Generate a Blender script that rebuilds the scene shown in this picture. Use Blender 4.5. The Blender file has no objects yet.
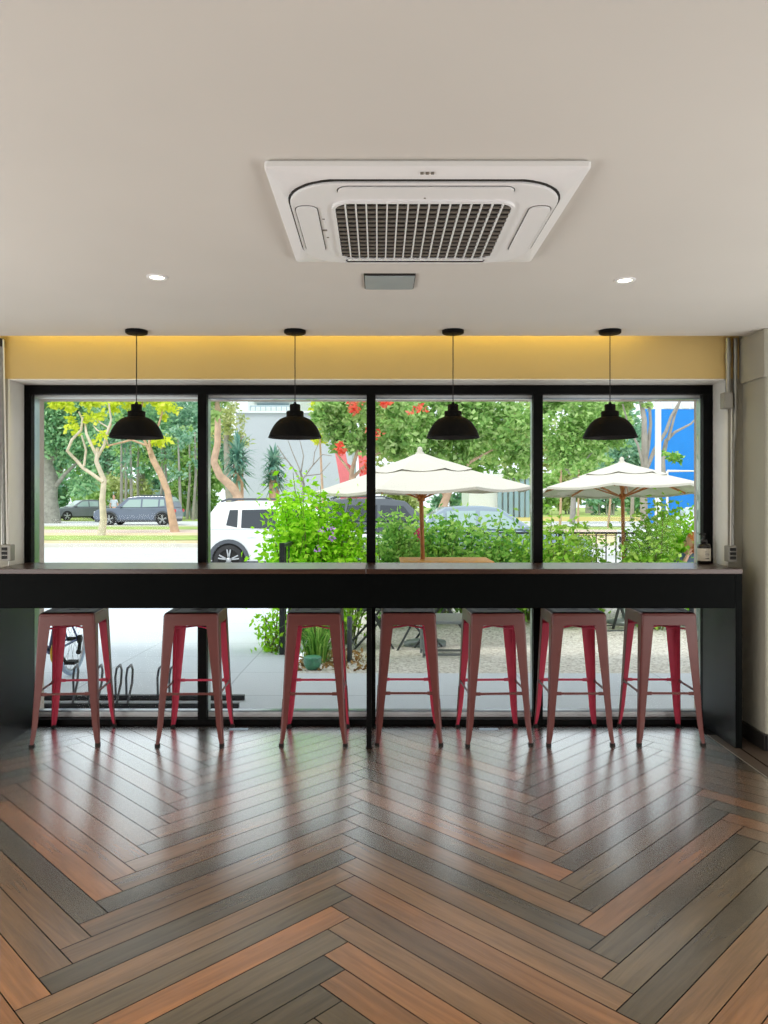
import bpy, math, random
import numpy as np
from mathutils import Vector, Matrix

PI = math.pi
C = bpy.context.scene.collection
SC = bpy.context.scene

# ------------------------------------------------------------------ camera, world, lights, exposure
CAM_Z, FPX, VX, VY = 1.40, 760.0, 378.0, 500.0
cam_d = bpy.data.cameras.new('camera')
cam = bpy.data.objects.new('camera', cam_d)
C.objects.link(cam)
cam.location = (0, 0, CAM_Z)
cam.rotation_euler = (PI / 2, 0, 0)
cam_d.sensor_fit = 'VERTICAL'
cam_d.sensor_height = 36.0
cam_d.lens = FPX * 36.0 / 1024.0
cam_d.shift_x = 6.0 / 1024.0
cam_d.shift_y = -12.0 / 1024.0
cam_d.clip_start = 0.05
cam_d.clip_end = 400
SC.camera = cam

SC.view_settings.view_transform = 'Standard'
SC.view_settings.look = 'None'
SC.view_settings.gamma = 1.0
SC.view_settings.use_curve_mapping = False
SC.view_settings.exposure = 0.0
SC.cycles.denoising_prefilter = 'FAST'
SC.cycles.max_bounces = 10
SC.cycles.diffuse_bounces = 5
SC.cycles.transparent_max_bounces = 24

world = bpy.data.worlds.new('sky')
SC.world = world
world.use_nodes = True
wn = world.node_tree
bg = wn.nodes['Background']
bg.inputs['Color'].default_value = (0.88, 0.95, 1.0, 1)
bg.inputs['Strength'].default_value = 1.45


def light(name, kind, loc, rot, energy, color, **kw):
    d = bpy.data.lights.new(name, kind)
    d.energy = energy
    d.color = color
    for k, v in kw.items():
        setattr(d, k, v)
    o = bpy.data.objects.new(name, d)
    o.location = loc
    o.rotation_euler = rot
    C.objects.link(o)
    return o


# hazy sun high over the street, softened by thin cloud
light('sun', 'SUN', (0, 0, 20), (math.radians(28), math.radians(-18), 0), 2.0, (1.0, 0.97, 0.90), angle=math.radians(14))
# added fill lamps along the closed side walls, tilted up to brighten the ceiling
for sg in (-1, 1):
    light('side_fill', 'AREA', (sg * 3.25, .9, 1.1), (0, math.radians(sg * 115), 0), 160.0, (1.0, 0.99, 0.97),
          shape='RECTANGLE', size=1.9, size_y=5.8)


# ------------------------------------------------------------------ helpers
def S(r, g, b):
    def f(c):
        c /= 255.0
        return c / 12.92 if c <= 0.04045 else ((c + 0.055) / 1.055) ** 2.4
    return (f(r), f(g), f(b), 1.0)


def P(px, py, d):
    """photograph pixel at distance d -> world point"""
    return Vector(((px - VX) / FPX * d, d, CAM_Z - (py - VY) / FPX * d))


def PXX(px, d):
    return (px - VX) / FPX * d


def PZ(py, d):
    return CAM_Z - (py - VY) / FPX * d


class MB:
    def __init__(self):
        self.v, self.f, self.m, self.s = [], [], [], []

    def add(self, verts, faces, m=0, smooth=False):
        b = len(self.v)
        self.v.extend([tuple(p) for p in verts])
        for f in faces:
            self.f.append(tuple(i + b for i in f))
            self.m.append(m)
            self.s.append(smooth)

    def box(self, x0, x1, y0, y1, z0, z1, m=0):
        vs = [(x0, y0, z0), (x1, y0, z0), (x1, y1, z0), (x0, y1, z0), (x0, y0, z1), (x1, y0, z1), (x1, y1, z1), (x0, y1, z1)]
        self.add(vs, [(0, 3, 2, 1), (4, 5, 6, 7), (0, 1, 5, 4), (1, 2, 6, 5), (2, 3, 7, 6), (3, 0, 4, 7)], m)

    def bar(self, p, q, w, h, m=0, up=(0, 0, 1)):
        p, q = Vector(p), Vector(q)
        t = (q - p).normalized()
        u = Vector(up)
        s = t.cross(u)
        if s.length < 1e-4:
            s = t.cross(Vector((1, 0, 0)))
        s.normalize()
        u = s.cross(t).normalized()
        vs = []
        for e in (p, q):
            for a, b in ((-1, -1), (1, -1), (1, 1), (-1, 1)):
                vs.append(e + s * (a * w / 2) + u * (b * h / 2))
        self.add(vs, [(0, 1, 2, 3), (7, 6, 5, 4), (0, 4, 5, 1), (1, 5, 6, 2), (2, 6, 7, 3), (3, 7, 4, 0)], m)

    def tube(self, pts, r, n=8, m=0, caps=True, closed=False):
        pts = [Vector(p) for p in pts]
        k = len(pts)
        rs = r if isinstance(r, (list, tuple)) else [r] * k
        rings = []
        prev = None
        for i in range(k):
            if closed:
                t = pts[(i + 1) % k] - pts[i - 1]
            else:
                t = pts[min(i + 1, k - 1)] - pts[max(i - 1, 0)]
            t.normalize()
            if prev is None:
                a = Vector((0, 0, 1)) if abs(t.z) < 0.9 else Vector((1, 0, 0))
                u = t.cross(a).normalized()
            else:
                u = (prev - t * prev.dot(t))
                if u.length < 1e-5:
                    u = t.cross(Vector((1, 0, 0)))
                u.normalize()
            prev = u
            w = t.cross(u)
            rings.append([pts[i] + (u * math.cos(2 * PI * j / n) + w * math.sin(2 * PI * j / n)) * rs[i] for j in range(n)])
        vs = [p for R in rings for p in R]
        fs = []
        for i in range(k if closed else k - 1):
            i2 = (i + 1) % k
            for j in range(n):
                fs.append((i * n + j, i * n + (j + 1) % n, i2 * n + (j + 1) % n, i2 * n + j))
        self.add(vs, fs, m, True)
        if caps and not closed:
            self.add(rings[0], [tuple(range(n - 1, -1, -1))], m)
            self.add(rings[-1], [tuple(range(n))], m)

    def lathe(self, prof, c=(0, 0, 0), n=24, m=0, axis='z', smooth=True):
        c = Vector(c)
        vs, fs = [], []
        for r, z in prof:
            for j in range(n):
                a = 2 * PI * j / n
                q = (r * math.cos(a), r * math.sin(a), z)
                if axis == 'y':
                    q = (q[0], q[2], q[1])
                elif axis == 'x':
                    q = (q[2], q[0], q[1])
                vs.append(c + Vector(q))
        for i in range(len(prof) - 1):
            for j in range(n):
                fs.append((i * n + j, i * n + (j + 1) % n, (i + 1) * n + (j + 1) % n, (i + 1) * n + j))
        self.add(vs, fs, m, smooth)

    def prism(self, poly, a0, a1, axis='z', m=0):
        n = len(poly)

        def q(p, a):
            if axis == 'z':
                return (p[0], p[1], a)
            if axis == 'y':
                return (p[0], a, p[1])
            return (a, p[0], p[1])
        vs = [q(p, a0) for p in poly] + [q(p, a1) for p in poly]
        fs = [tuple(range(n - 1, -1, -1)), tuple(range(n, 2 * n))]
        for i in range(n):
            fs.append((i, (i + 1) % n, n + (i + 1) % n, n + i))
        self.add(vs, fs, m)

    def loft(self, rings, m=0, smooth=False, cap=True):
        n = len(rings[0])
        vs = [p for R in rings for p in R]
        fs = []
        for i in range(len(rings) - 1):
            for j in range(n):
                fs.append((i * n + j, i * n + (j + 1) % n, (i + 1) * n + (j + 1) % n, (i + 1) * n + j))
        if cap:
            fs.append(tuple(range(n - 1, -1, -1)))
            fs.append(tuple(range((len(rings) - 1) * n, len(rings) * n)))
        self.add(vs, fs, m, smooth)

    def blob(self, c, r, m=0, nu=16, nv=10):
        c = Vector(c)
        rx, ry, rz = r if isinstance(r, (tuple, list)) else (r, r, r)
        vs = [c + Vector((0, 0, -rz))]
        for i in range(1, nv):
            t = -PI / 2 + PI * i / nv
            for j in range(nu):
                a = 2 * PI * j / nu
                vs.append(c + Vector((rx * math.cos(t) * math.cos(a), ry * math.cos(t) * math.sin(a), rz * math.sin(t))))
        vs.append(c + Vector((0, 0, rz)))
        fs = [(0, 1 + (j + 1) % nu, 1 + j) for j in range(nu)]
        for i in range(nv - 2):
            for j in range(nu):
                a, b = 1 + i * nu + j, 1 + i * nu + (j + 1) % nu
                fs.append((a, b, b + nu, a + nu))
        L = len(vs) - 1
        fs += [(L, 1 + (nv - 2) * nu + j, 1 + (nv - 2) * nu + (j + 1) % nu) for j in range(nu)]
        self.add(vs, fs, m, True)

    def build(self, name, mats, parent=None, bevel=None, seg=2, recalc=True):
        if not isinstance(mats, (list, tuple)):
            mats = [mats]
        org = Vector((0, 0, 0))
        q = parent
        while q is not None:
            org = org + q.location
            q = q.parent
        me = bpy.data.meshes.new(name)
        me.from_pydata([tuple(Vector(p) - org) for p in self.v], [], self.f)
        for mt in mats:
            me.materials.append(mt)
        me.polygons.foreach_set('material_index', self.m)
        me.polygons.foreach_set('use_smooth', self.s)
        me.update()
        if recalc:
            import bmesh
            bm = bmesh.new()
            bm.from_mesh(me)
            bmesh.ops.recalc_face_normals(bm, faces=bm.faces)
            bm.to_mesh(me)
            bm.free()
        o = bpy.data.objects.new(name, me)
        C.objects.link(o)
        o.parent = parent
        if bevel:
            md = o.modifiers.new('bevel', 'BEVEL')
            md.width = bevel
            md.segments = seg
            md.limit_method = 'ANGLE'
            md.angle_limit = math.radians(40)
        return o


def tag(o, label, cat, group=None, kind=None):
    o['label'] = label
    o['category'] = cat
    if group:
        o['group'] = group
    if kind:
        o['kind'] = kind
    return o


def thing(name, loc, label, cat, group=None):
    o = bpy.data.objects.new(name, None)
    o.empty_display_size = 0.1
    o.location = loc
    C.objects.link(o)
    return tag(o, label, cat, group)


def struct(o, label=None):
    o['kind'] = 'structure'
    if label:
        o['label'] = label
        o['category'] = o.name.split('_')[0].split('.')[0]
    return o


def copy_tree(o, parent=None):
    c = o.copy()
    C.objects.link(c)
    if parent is not None:
        c.parent = parent
    for ch in list(o.children):
        copy_tree(ch, c)
    return c


def rrect(cx, cy, hx, hy, r, n=6):
    pts = []
    for sx, sy, a0 in ((1, 1, 0), (-1, 1, PI / 2), (-1, -1, PI), (1, -1, 1.5 * PI)):
        for i in range(n + 1):
            a = a0 + PI / 2 * i / n
            pts.append((cx + sx * (hx - r) + r * math.cos(a), cy + sy * (hy - r) + r * math.sin(a)))
    return pts


# ------------------------------------------------------------------ materials
def mat(name, col, rough=0.5, metal=0.0, spec=0.5, noise=0.0, nscale=8.0, bump=0.0, bscale=60.0, coat=0.0, emit=None, es=0.0):
    m = bpy.data.materials.new(name)
    m.use_nodes = True
    nt = m.node_tree
    b = nt.nodes['Principled BSDF']
    b.inputs['Base Color'].default_value = col
    b.inputs['Roughness'].default_value = rough
    b.inputs['Metallic'].default_value = metal
    b.inputs['Specular IOR Level'].default_value = spec
    b.inputs['Coat Weight'].default_value = coat
    if emit:
        b.inputs['Emission Color'].default_value = emit
        b.inputs['Emission Strength'].default_value = es
    if noise or bump:
        tc = nt.nodes.new('ShaderNodeTexCoord')
    if noise:
        n = nt.nodes.new('ShaderNodeTexNoise')
        n.inputs['Scale'].default_value = nscale
        n.inputs['Detail'].default_value = 6
        nt.links.new(tc.outputs['Object'], n.inputs['Vector'])
        r = nt.nodes.new('ShaderNodeValToRGB')
        r.color_ramp.elements[0].position = 0.3
        r.color_ramp.elements[1].position = 0.7
        r.color_ramp.elements[0].color = tuple(c * (1 - noise) for c in col[:3]) + (1,)
        r.color_ramp.elements[1].color = tuple(min(1, c * (1 + noise)) for c in col[:3]) + (1,)
        nt.links.new(n.outputs['Fac'], r.inputs['Fac'])
        nt.links.new(r.outputs['Color'], b.inputs['Base Color'])
    if bump:
        n2 = nt.nodes.new('ShaderNodeTexNoise')
        n2.inputs['Scale'].default_value = bscale
        n2.inputs['Detail'].default_value = 4
        nt.links.new(tc.outputs['Object'], n2.inputs['Vector'])
        bp = nt.nodes.new('ShaderNodeBump')
        bp.inputs['Strength'].default_value = bump
        bp.inputs['Distance'].default_value = 0.01
        nt.links.new(n2.outputs['Fac'], bp.inputs['Height'])
        nt.links.new(bp.outputs['Normal'], b.inputs['Normal'])
    return m


def leaf_mat(name, cols, trans=0.35):
    m = bpy.data.materials.new(name)
    m.use_nodes = True
    nt = m.node_tree
    nt.nodes.remove(nt.nodes['Principled BSDF'])
    out = nt.nodes['Material Output']
    g = nt.nodes.new('ShaderNodeNewGeometry')
    r = nt.nodes.new('ShaderNodeValToRGB')
    while len(r.color_ramp.elements) < len(cols):
        r.color_ramp.elements.new(0.5)
    for i, c in enumerate(cols):
        r.color_ramp.elements[i].position = i / max(1, len(cols) - 1)
        r.color_ramp.elements[i].color = c
    nt.links.new(g.outputs['Random Per Island'], r.inputs['Fac'])
    d = nt.nodes.new('ShaderNodeBsdfDiffuse')
    t = nt.nodes.new('ShaderNodeBsdfTranslucent')
    mx = nt.nodes.new('ShaderNodeMixShader')
    mx.inputs['Fac'].default_value = trans
    nt.links.new(r.outputs['Color'], d.inputs['Color'])
    nt.links.new(r.outputs['Color'], t.inputs['Color'])
    nt.links.new(d.outputs['BSDF'], mx.inputs[1])
    nt.links.new(t.outputs['BSDF'], mx.inputs[2])
    nt.links.new(mx.outputs['Shader'], out.inputs['Surface'])
    return m


def glass_mat(name, tint, refl=0.05, rough=0.0):
    m = bpy.data.materials.new(name)
    m.use_nodes = True
    nt = m.node_tree
    nt.nodes.remove(nt.nodes['Principled BSDF'])
    out = nt.nodes['Material Output']
    t = nt.nodes.new('ShaderNodeBsdfTransparent')
    t.inputs['Color'].default_value = tint
    gl = nt.nodes.new('ShaderNodeBsdfGlossy')
    gl.inputs['Roughness'].default_value = rough
    fr = nt.nodes.new('ShaderNodeFresnel')
    fr.inputs['IOR'].default_value = 1.12
    mx = nt.nodes.new('ShaderNodeMixShader')
    nt.links.new(fr.outputs['Fac'], mx.inputs['Fac'])
    nt.links.new(t.outputs['BSDF'], mx.inputs[1])
    nt.links.new(gl.outputs['BSDF'], mx.inputs[2])
    nt.links.new(mx.outputs['Shader'], out.inputs['Surface'])
    return m


M = {}
M['ceiling'] = mat('ceiling_plaster', S(224, 221, 214), 0.9, noise=0.025, nscale=1.3, bump=0.06, bscale=9)
M['wall'] = mat('wall_paint', S(168, 165, 151), 0.85, noise=0.03, nscale=3, bump=0.05, bscale=40)
M['header'] = mat('ochre_wall_paint', S(206, 178, 116), 0.85, noise=0.02, nscale=3)
M['cream'] = mat('cream_wall_paint', S(214, 196, 160), 0.85, noise=0.02, nscale=3)
M['darkwall'] = mat('dark_brown_wall', S(70, 62, 56), 0.8, noise=0.1, nscale=3)
M['reveal'] = mat('white_reveal_paint', S(232, 230, 224), 0.7, noise=0.02, nscale=5)
M['black'] = mat('black_powder_coat', S(9, 10, 11), 0.5, spec=0.12)
M['blackpanel'] = mat('black_laminate', S(7, 9, 9), 0.55, spec=0.05, noise=0.1, nscale=3)
M['panel'] = mat('black_satin_panel', S(20, 25, 27), 0.42, spec=0.55)
M['alu'] = mat('grey_aluminium', S(176, 186, 182), 0.28, metal=0.85)
M['alu_light'] = mat('pale_aluminium', S(226, 230, 232), 0.4, metal=0.3)
M['galv'] = mat('galvanised_steel', S(168, 168, 164), 0.33, metal=0.85, noise=0.1, nscale=20)
M['greybox'] = mat('grey_plastic_box', S(150, 148, 140), 0.5, noise=0.04, nscale=30)
M['darkslot'] = mat('dark_slot', S(28, 27, 26), 0.7)
M['white_plastic'] = mat('white_plastic', S(248, 249, 250), 0.42, noise=0.01, nscale=5)
M['slat'] = mat('grey_slat', S(128, 122, 114), 0.6)
M['hatch'] = mat('grey_hatch', S(168, 178, 180), 0.5, noise=0.03, nscale=10)
M['pend'] = mat('matt_black_metal', S(9, 9, 9), 0.6, spec=0.15, noise=0.1, nscale=30)
M['pend_in'] = mat('dark_inside_enamel', S(34, 32, 31), 0.6, spec=0.2)
M['cord'] = mat('black_cord', S(30, 26, 24), 0.7)
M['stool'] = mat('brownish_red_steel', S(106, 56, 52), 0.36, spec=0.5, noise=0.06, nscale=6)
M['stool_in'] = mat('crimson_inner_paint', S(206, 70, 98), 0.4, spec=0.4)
M['stool_top'] = mat('shaded_seat_top', S(40, 22, 21), 0.55, spec=0.1, noise=0.15, nscale=12)  # red seat darkened: the counter's shade is put into the top's colour
M['rubber'] = mat('black_rubber', S(22, 20, 20), 0.8)
M['glasspane'] = glass_mat('window_glass', (0.97, 0.985, 0.98, 1))
M['lampglow'] = mat('lamp_glow', (1, 0.93, 0.78, 1), 0.5, emit=(1, 0.9, 0.68, 1), es=6.0)
M['bottle'] = mat('dark_amber_bottle', S(26, 22, 20), 0.25, spec=0.6)
M['label'] = mat('cream_label', S(214, 206, 188), 0.6, noise=0.05, nscale=60)
M['bluepaper'] = mat('pale_blue_paper', S(190, 215, 235), 0.6)
M['skirting'] = mat('dark_skirting', S(38, 36, 34), 0.5)
M['pave'] = mat('pale_paving', S(196, 203, 208), 0.8, noise=0.05, nscale=4, bump=0.1, bscale=60)
M['street'] = mat('pale_asphalt', S(205, 206, 205), 0.85, noise=0.04, nscale=2)
M['kerb'] = mat('kerb_concrete', S(214, 210, 200), 0.85, noise=0.05, nscale=5)
M['sand'] = mat('sandy_soil', S(214, 196, 156), 0.95, noise=0.12, nscale=1.5)
M['pinkpath'] = mat('pinkish_path', S(208, 186, 172), 0.95, noise=0.08, nscale=1.5)
M['grassland'] = mat('verge_turf', S(158, 178, 96), 0.95, noise=0.25, nscale=1.2)
M['drygrass'] = mat('dry_turf', S(196, 180, 104), 0.95, noise=0.2, nscale=0.8)
M['wood'] = mat('orange_wood', S(240, 168, 66), 0.5, noise=0.15, nscale=14)
M['pole'] = mat('varnished_pole', S(186, 112, 58), 0.45, noise=0.12, nscale=12)
M['canvas'] = mat('off_white_canvas', S(208, 203, 192), 0.9, noise=0.015, nscale=6, bump=0.05, bscale=200)
M['white_paint'] = mat('white_paint', S(236, 237, 236), 0.35, coat=0.5)
M['car_white'] = mat('white_car_paint', S(238, 240, 242), 0.3, coat=0.6)
M['car_navy'] = mat('dark_navy_car_paint', S(104, 114, 136), 0.28, coat=0.7)
M['car_dark'] = mat('charcoal_car_paint', S(84, 90, 98), 0.28, coat=0.7)
M['car_slate'] = mat('slate_car_paint', S(140, 156, 172), 0.28, coat=0.7)
M['car_grey'] = mat('pewter_car_paint', S(104, 110, 118), 0.3, coat=0.6)
M['carglass'] = mat('tinted_car_glass', S(46, 52, 60), 0.06, spec=0.8)
M['carglass_clear'] = mat('pale_car_glass', S(160, 182, 182), 0.06, spec=0.8)
M['tyre'] = mat('tyre_rubber', S(44, 44, 46), 0.8)
M['rim'] = mat('silver_rim', S(190, 192, 196), 0.3, metal=0.6)
M['cladding'] = mat('grey_cladding', S(84, 88, 96), 0.7)
M['redlamp'] = mat('red_lamp', S(214, 52, 60), 0.3)
M['clearlamp'] = mat('clear_lamp', S(220, 226, 230), 0.2)
M['bark_dark'] = mat('dark_bark', S(152, 150, 140), 0.95, noise=0.25, nscale=5, bump=0.4, bscale=14)
M['bark_pale'] = mat('pale_bark', S(216, 202, 182), 0.95, noise=0.15, nscale=4, bump=0.3, bscale=14)
M['bark_tan'] = mat('tan_bark', S(202, 170, 144), 0.95, noise=0.2, nscale=4, bump=0.3, bscale=14)
M['bark_grey'] = mat('grey_bark', S(160, 154, 146), 0.95, noise=0.15, nscale=4, bump=0.3, bscale=14)
M['twig'] = mat('green_stem', S(118, 130, 66), 0.8)
M['l_bright'] = leaf_mat('bright_leaf', [S(138, 208, 36), S(168, 230, 52), S(196, 242, 84)], 0.42)
M['l_hedge'] = leaf_mat('hedge_leaf', [S(86, 146, 70), S(142, 194, 88), S(190, 224, 126)], 0.4)
M['l_hedge_y'] = leaf_mat('light_hedge_leaf', [S(126, 184, 62), S(162, 208, 80), S(200, 226, 120)], 0.4)
M['l_dark'] = leaf_mat('dark_tree_leaf', [S(120, 172, 134), S(156, 204, 152), S(188, 224, 172)], 0.4)
M['l_teal'] = leaf_mat('bluish_tree_leaf', [S(118, 168, 142), S(156, 198, 168), S(192, 222, 194)], 0.4)
M['l_mid'] = leaf_mat('mid_tree_leaf', [S(132, 178, 100), S(170, 206, 122), S(204, 226, 160)], 0.4)
M['l_yel'] = leaf_mat('yellow_green_leaf', [S(204, 224, 60), S(224, 236, 80), S(240, 242, 120)], 0.45)
M['l_pale'] = leaf_mat('pale_olive_leaf', [S(164, 180, 112), S(194, 204, 138), S(216, 220, 170)], 0.4)
M['l_red'] = leaf_mat('red_blossom', [S(232, 84, 78), S(242, 112, 84), S(244, 150, 128)], 0.4)
M['l_spike'] = leaf_mat('spiky_leaf', [S(96, 146, 134), S(130, 174, 156), S(164, 198, 180)], 0.25)
M['l_violet'] = leaf_mat('violet_flower', [S(186, 140, 214), S(204, 160, 226)], 0.3)
M['l_pink'] = leaf_mat('pink_flower', [S(230, 70, 130), S(240, 110, 160)], 0.3)
M['l_dead'] = leaf_mat('fallen_leaf', [S(150, 112, 70), S(190, 156, 104), S(120, 92, 62)], 0.1)
M['bluewall'] = mat('bright_blue_paint', S(22, 132, 222), 0.6, noise=0.04, nscale=2)
M['greywall'] = mat('pale_grey_render', S(186, 192, 198), 0.85, noise=0.03, nscale=0.6)
M['whitewall'] = mat('white_render', S(228, 232, 234), 0.85, noise=0.02, nscale=1)
M['winblue'] = mat('bluish_window', S(150, 178, 192), 0.2)
M['redsteel'] = mat('red_painted_plate', S(240, 132, 140), 0.5, noise=0.05, nscale=1)
M['fence'] = mat('black_iron', S(46, 50, 52), 0.5)
M['greenpot'] = mat('green_glazed_pot', S(84, 150, 122), 0.35, noise=0.25, nscale=18)
M['hoop'] = mat('grey_rack_steel', S(112, 114, 118), 0.4, metal=0.5)
M['rackbar'] = mat('black_rack_bar', S(50, 52, 56), 0.5)
M['blueframe'] = mat('blue_bicycle_paint', S(60, 76, 128), 0.35, coat=0.4)
M['yellow'] = mat('yellow_plastic', S(232, 186, 40), 0.45)
M['whitetyre'] = mat('pale_blue_tyre', S(168, 184, 206), 0.6)
M['skin'] = mat('skin', S(226, 176, 150), 0.6)
M['hair_or'] = mat('orange_hair', S(222, 130, 62), 0.7, noise=0.2, nscale=40)
M['hair_dk'] = mat('dark_hair', S(64, 48, 42), 0.7, noise=0.2, nscale=40)
M['shirt_bl'] = mat('blue_grey_cloth', S(96, 118, 140), 0.9)
M['shirt_wh'] = mat('pale_cloth', S(214, 222, 228), 0.9)
M['trouser'] = mat('dark_trousers', S(52, 56, 66), 0.9)
M['folding'] = mat('dark_grey_folding_steel', S(62, 68, 70), 0.45)
M['metal_table'] = mat('grey_table_steel', S(132, 140, 142), 0.4, metal=0.3)
M['soffit'] = mat('beige_soffit', S(206, 192, 180), 0.8, noise=0.02, nscale=6)
M['facade'] = mat('outer_facade_render', S(210, 204, 192), 0.85, noise=0.03, nscale=2)
M['glassblue'] = mat('pale_blue_fence_glass', S(176, 204, 210), 0.15)
M['plumterra'] = mat('striped_terracotta', S(196, 150, 120), 0.9)


def gravel_mat():
    m = bpy.data.materials.new('pale_gravel')
    m.use_nodes = True
    nt = m.node_tree
    b = nt.nodes['Principled BSDF']
    b.inputs['Roughness'].default_value = 0.9
    tc = nt.nodes.new('ShaderNodeTexCoord')
    v = nt.nodes.new('ShaderNodeTexVoronoi')
    v.inputs['Scale'].default_value = 48
    nt.links.new(tc.outputs['Object'], v.inputs['Vector'])
    sp = nt.nodes.new('ShaderNodeSeparateColor')
    nt.links.new(v.outputs['Color'], sp.inputs['Color'])
    r = nt.nodes.new('ShaderNodeValToRGB')
    r.color_ramp.elements[0].color = S(158, 150, 138)
    r.color_ramp.elements[1].color = S(236, 232, 224)
    e = r.color_ramp.elements.new(0.35)
    e.color = S(206, 200, 188)
    nt.links.new(sp.outputs['Red'], r.inputs['Fac'])
    nt.links.new(r.outputs['Color'], b.inputs['Base Color'])
    bp = nt.nodes.new('ShaderNodeBump')
    bp.inputs['Strength'].default_value = 0.35
    bp.inputs['Distance'].default_value = 0.01
    nt.links.new(v.outputs['Distance'], bp.inputs['Height'])
    nt.links.new(bp.outputs['Normal'], b.inputs['Normal'])
    return m


M['gravel'] = gravel_mat()


def worktop_mat():
    m = bpy.data.materials.new('brown_worktop_wood')
    m.use_nodes = True
    nt = m.node_tree
    b = nt.nodes['Principled BSDF']
    b.inputs['Roughness'].default_value = 0.3
    b.inputs['Coat Weight'].default_value = 0.3
    b.inputs['Specular IOR Level'].default_value = 0.35
    b.inputs['Coat Roughness'].default_value = 0.2
    tc = nt.nodes.new('ShaderNodeTexCoord')
    mp = nt.nodes.new('ShaderNodeMapping')
    mp.inputs['Scale'].default_value = (1.2, 26, 26)
    nt.links.new(tc.outputs['Object'], mp.inputs['Vector'])
    n = nt.nodes.new('ShaderNodeTexNoise')
    n.inputs['Scale'].default_value = 1.6
    n.inputs['Detail'].default_value = 5
    nt.links.new(mp.outputs['Vector'], n.inputs['Vector'])
    r = nt.nodes.new('ShaderNodeValToRGB')
    r.color_ramp.elements[0].position = 0.3
    r.color_ramp.elements[1].position = 0.75
    r.color_ramp.elements[0].color = S(52, 34, 28)
    r.color_ramp.elements[1].color = S(86, 60, 48)
    nt.links.new(n.outputs['Fac'], r.inputs['Fac'])
    nt.links.new(r.outputs['Color'], b.inputs['Base Color'])
    return m


M['worktop'] = worktop_mat()


def plank_mat():
    m = bpy.data.materials.new('herringbone_planks')
    m.use_nodes = True
    nt = m.node_tree
    b = nt.nodes['Principled BSDF']
    a = nt.nodes.new('ShaderNodeAttribute')
    a.attribute_name = 'tone'
    u = nt.nodes.new('ShaderNodeAttribute')
    u.attribute_name = 'grain'
    mp = nt.nodes.new('ShaderNodeMapping')
    mp.inputs['Scale'].default_value = (1.6, 22, 1)
    nt.links.new(u.outputs['Vector'], mp.inputs['Vector'])
    n = nt.nodes.new('ShaderNodeTexNoise')
    n.inputs['Scale'].default_value = 1.5
    n.inputs['Detail'].default_value = 4
    n.inputs['Roughness'].default_value = 0.65
    n.inputs['Distortion'].default_value = 0.8
    nt.links.new(mp.outputs['Vector'], n.inputs['Vector'])
    r = nt.nodes.new('ShaderNodeValToRGB')
    r.color_ramp.elements[0].position = 0.25
    r.color_ramp.elements[1].position = 0.78
    r.color_ramp.elements[0].color = (0.62, 0.6, 0.58, 1)
    r.color_ramp.elements[1].color = (1.28, 1.22, 1.15, 1)
    nt.links.new(n.outputs['Fac'], r.inputs['Fac'])
    # broad smoky patches along each board
    mp2 = nt.nodes.new('ShaderNodeMapping')
    mp2.inputs['Scale'].default_value = (1.0, 5, 1)
    nt.links.new(u.outputs['Vector'], mp2.inputs['Vector'])
    n2 = nt.nodes.new('ShaderNodeTexNoise')
    n2.inputs['Scale'].default_value = 1.4
    n2.inputs['Detail'].default_value = 3
    nt.links.new(mp2.outputs['Vector'], n2.inputs['Vector'])
    r2 = nt.nodes.new('ShaderNodeValToRGB')
    r2.color_ramp.elements[0].position = 0.35
    r2.color_ramp.elements[1].position = 0.65
    r2.color_ramp.elements[0].color = (0.8, 0.82, 0.84, 1)
    r2.color_ramp.elements[1].color = (1.12, 1.08, 1.04, 1)
    nt.links.new(n2.outputs['Fac'], r2.inputs['Fac'])
    m1 = nt.nodes.new('ShaderNodeMix')
    m1.data_type = 'RGBA'
    m1.blend_type = 'MULTIPLY'
    m1.inputs['Factor'].default_value = 1
    nt.links.new(a.outputs['Color'], m1.inputs['A'])
    nt.links.new(r.outputs['Color'], m1.inputs['B'])
    m2 = nt.nodes.new('ShaderNodeMix')
    m2.data_type = 'RGBA'
    m2.blend_type = 'MULTIPLY'
    m2.inputs['Factor'].default_value = 1
    nt.links.new(m1.outputs['Result'], m2.inputs['A'])
    nt.links.new(r2.outputs['Color'], m2.inputs['B'])
    nt.links.new(m2.outputs['Result'], b.inputs['Base Color'])
    b.inputs['Roughness'].default_value = 0.5
    b.inputs['Specular IOR Level'].default_value = 0.2
    lw = nt.nodes.new('ShaderNodeLayerWeight')      # varnish: reflects more the flatter it is seen
    lw.inputs['Blend'].default_value = 0.5
    pw = nt.nodes.new('ShaderNodeMath')
    pw.operation = 'POWER'
    pw.inputs[1].default_value = 4.0
    nt.links.new(lw.outputs['Facing'], pw.inputs[0])
    ma = nt.nodes.new('ShaderNodeMath')
    ma.operation = 'MULTIPLY_ADD'
    ma.inputs[1].default_value = 3.4
    ma.inputs[2].default_value = 0.015
    ma.use_clamp = True
    nt.links.new(pw.outputs[0], ma.inputs[0])
    gl = nt.nodes.new('ShaderNodeBsdfGlossy')
    gl.inputs['Roughness'].default_value = 0.25
    mxs = nt.nodes.new('ShaderNodeMixShader')
    nt.links.new(ma.outputs[0], mxs.inputs['Fac'])
    nt.links.new(b.outputs['BSDF'], mxs.inputs[1])
    nt.links.new(gl.outputs['BSDF'], mxs.inputs[2])
    nt.links.new(mxs.outputs['Shader'], nt.nodes['Material Output'].inputs['Surface'])
    return m


M['planks'] = plank_mat()
M['floorgap'] = mat('dark_floor_gap', S(16, 13, 11), 0.9, spec=0.1)
M['border'] = mat('dark_border_board', S(84, 72, 62), 0.36, noise=0.15, nscale=7)
M['metalstrip'] = mat('brass_grey_strip', S(190, 184, 172), 0.35, metal=0.6)

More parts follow.
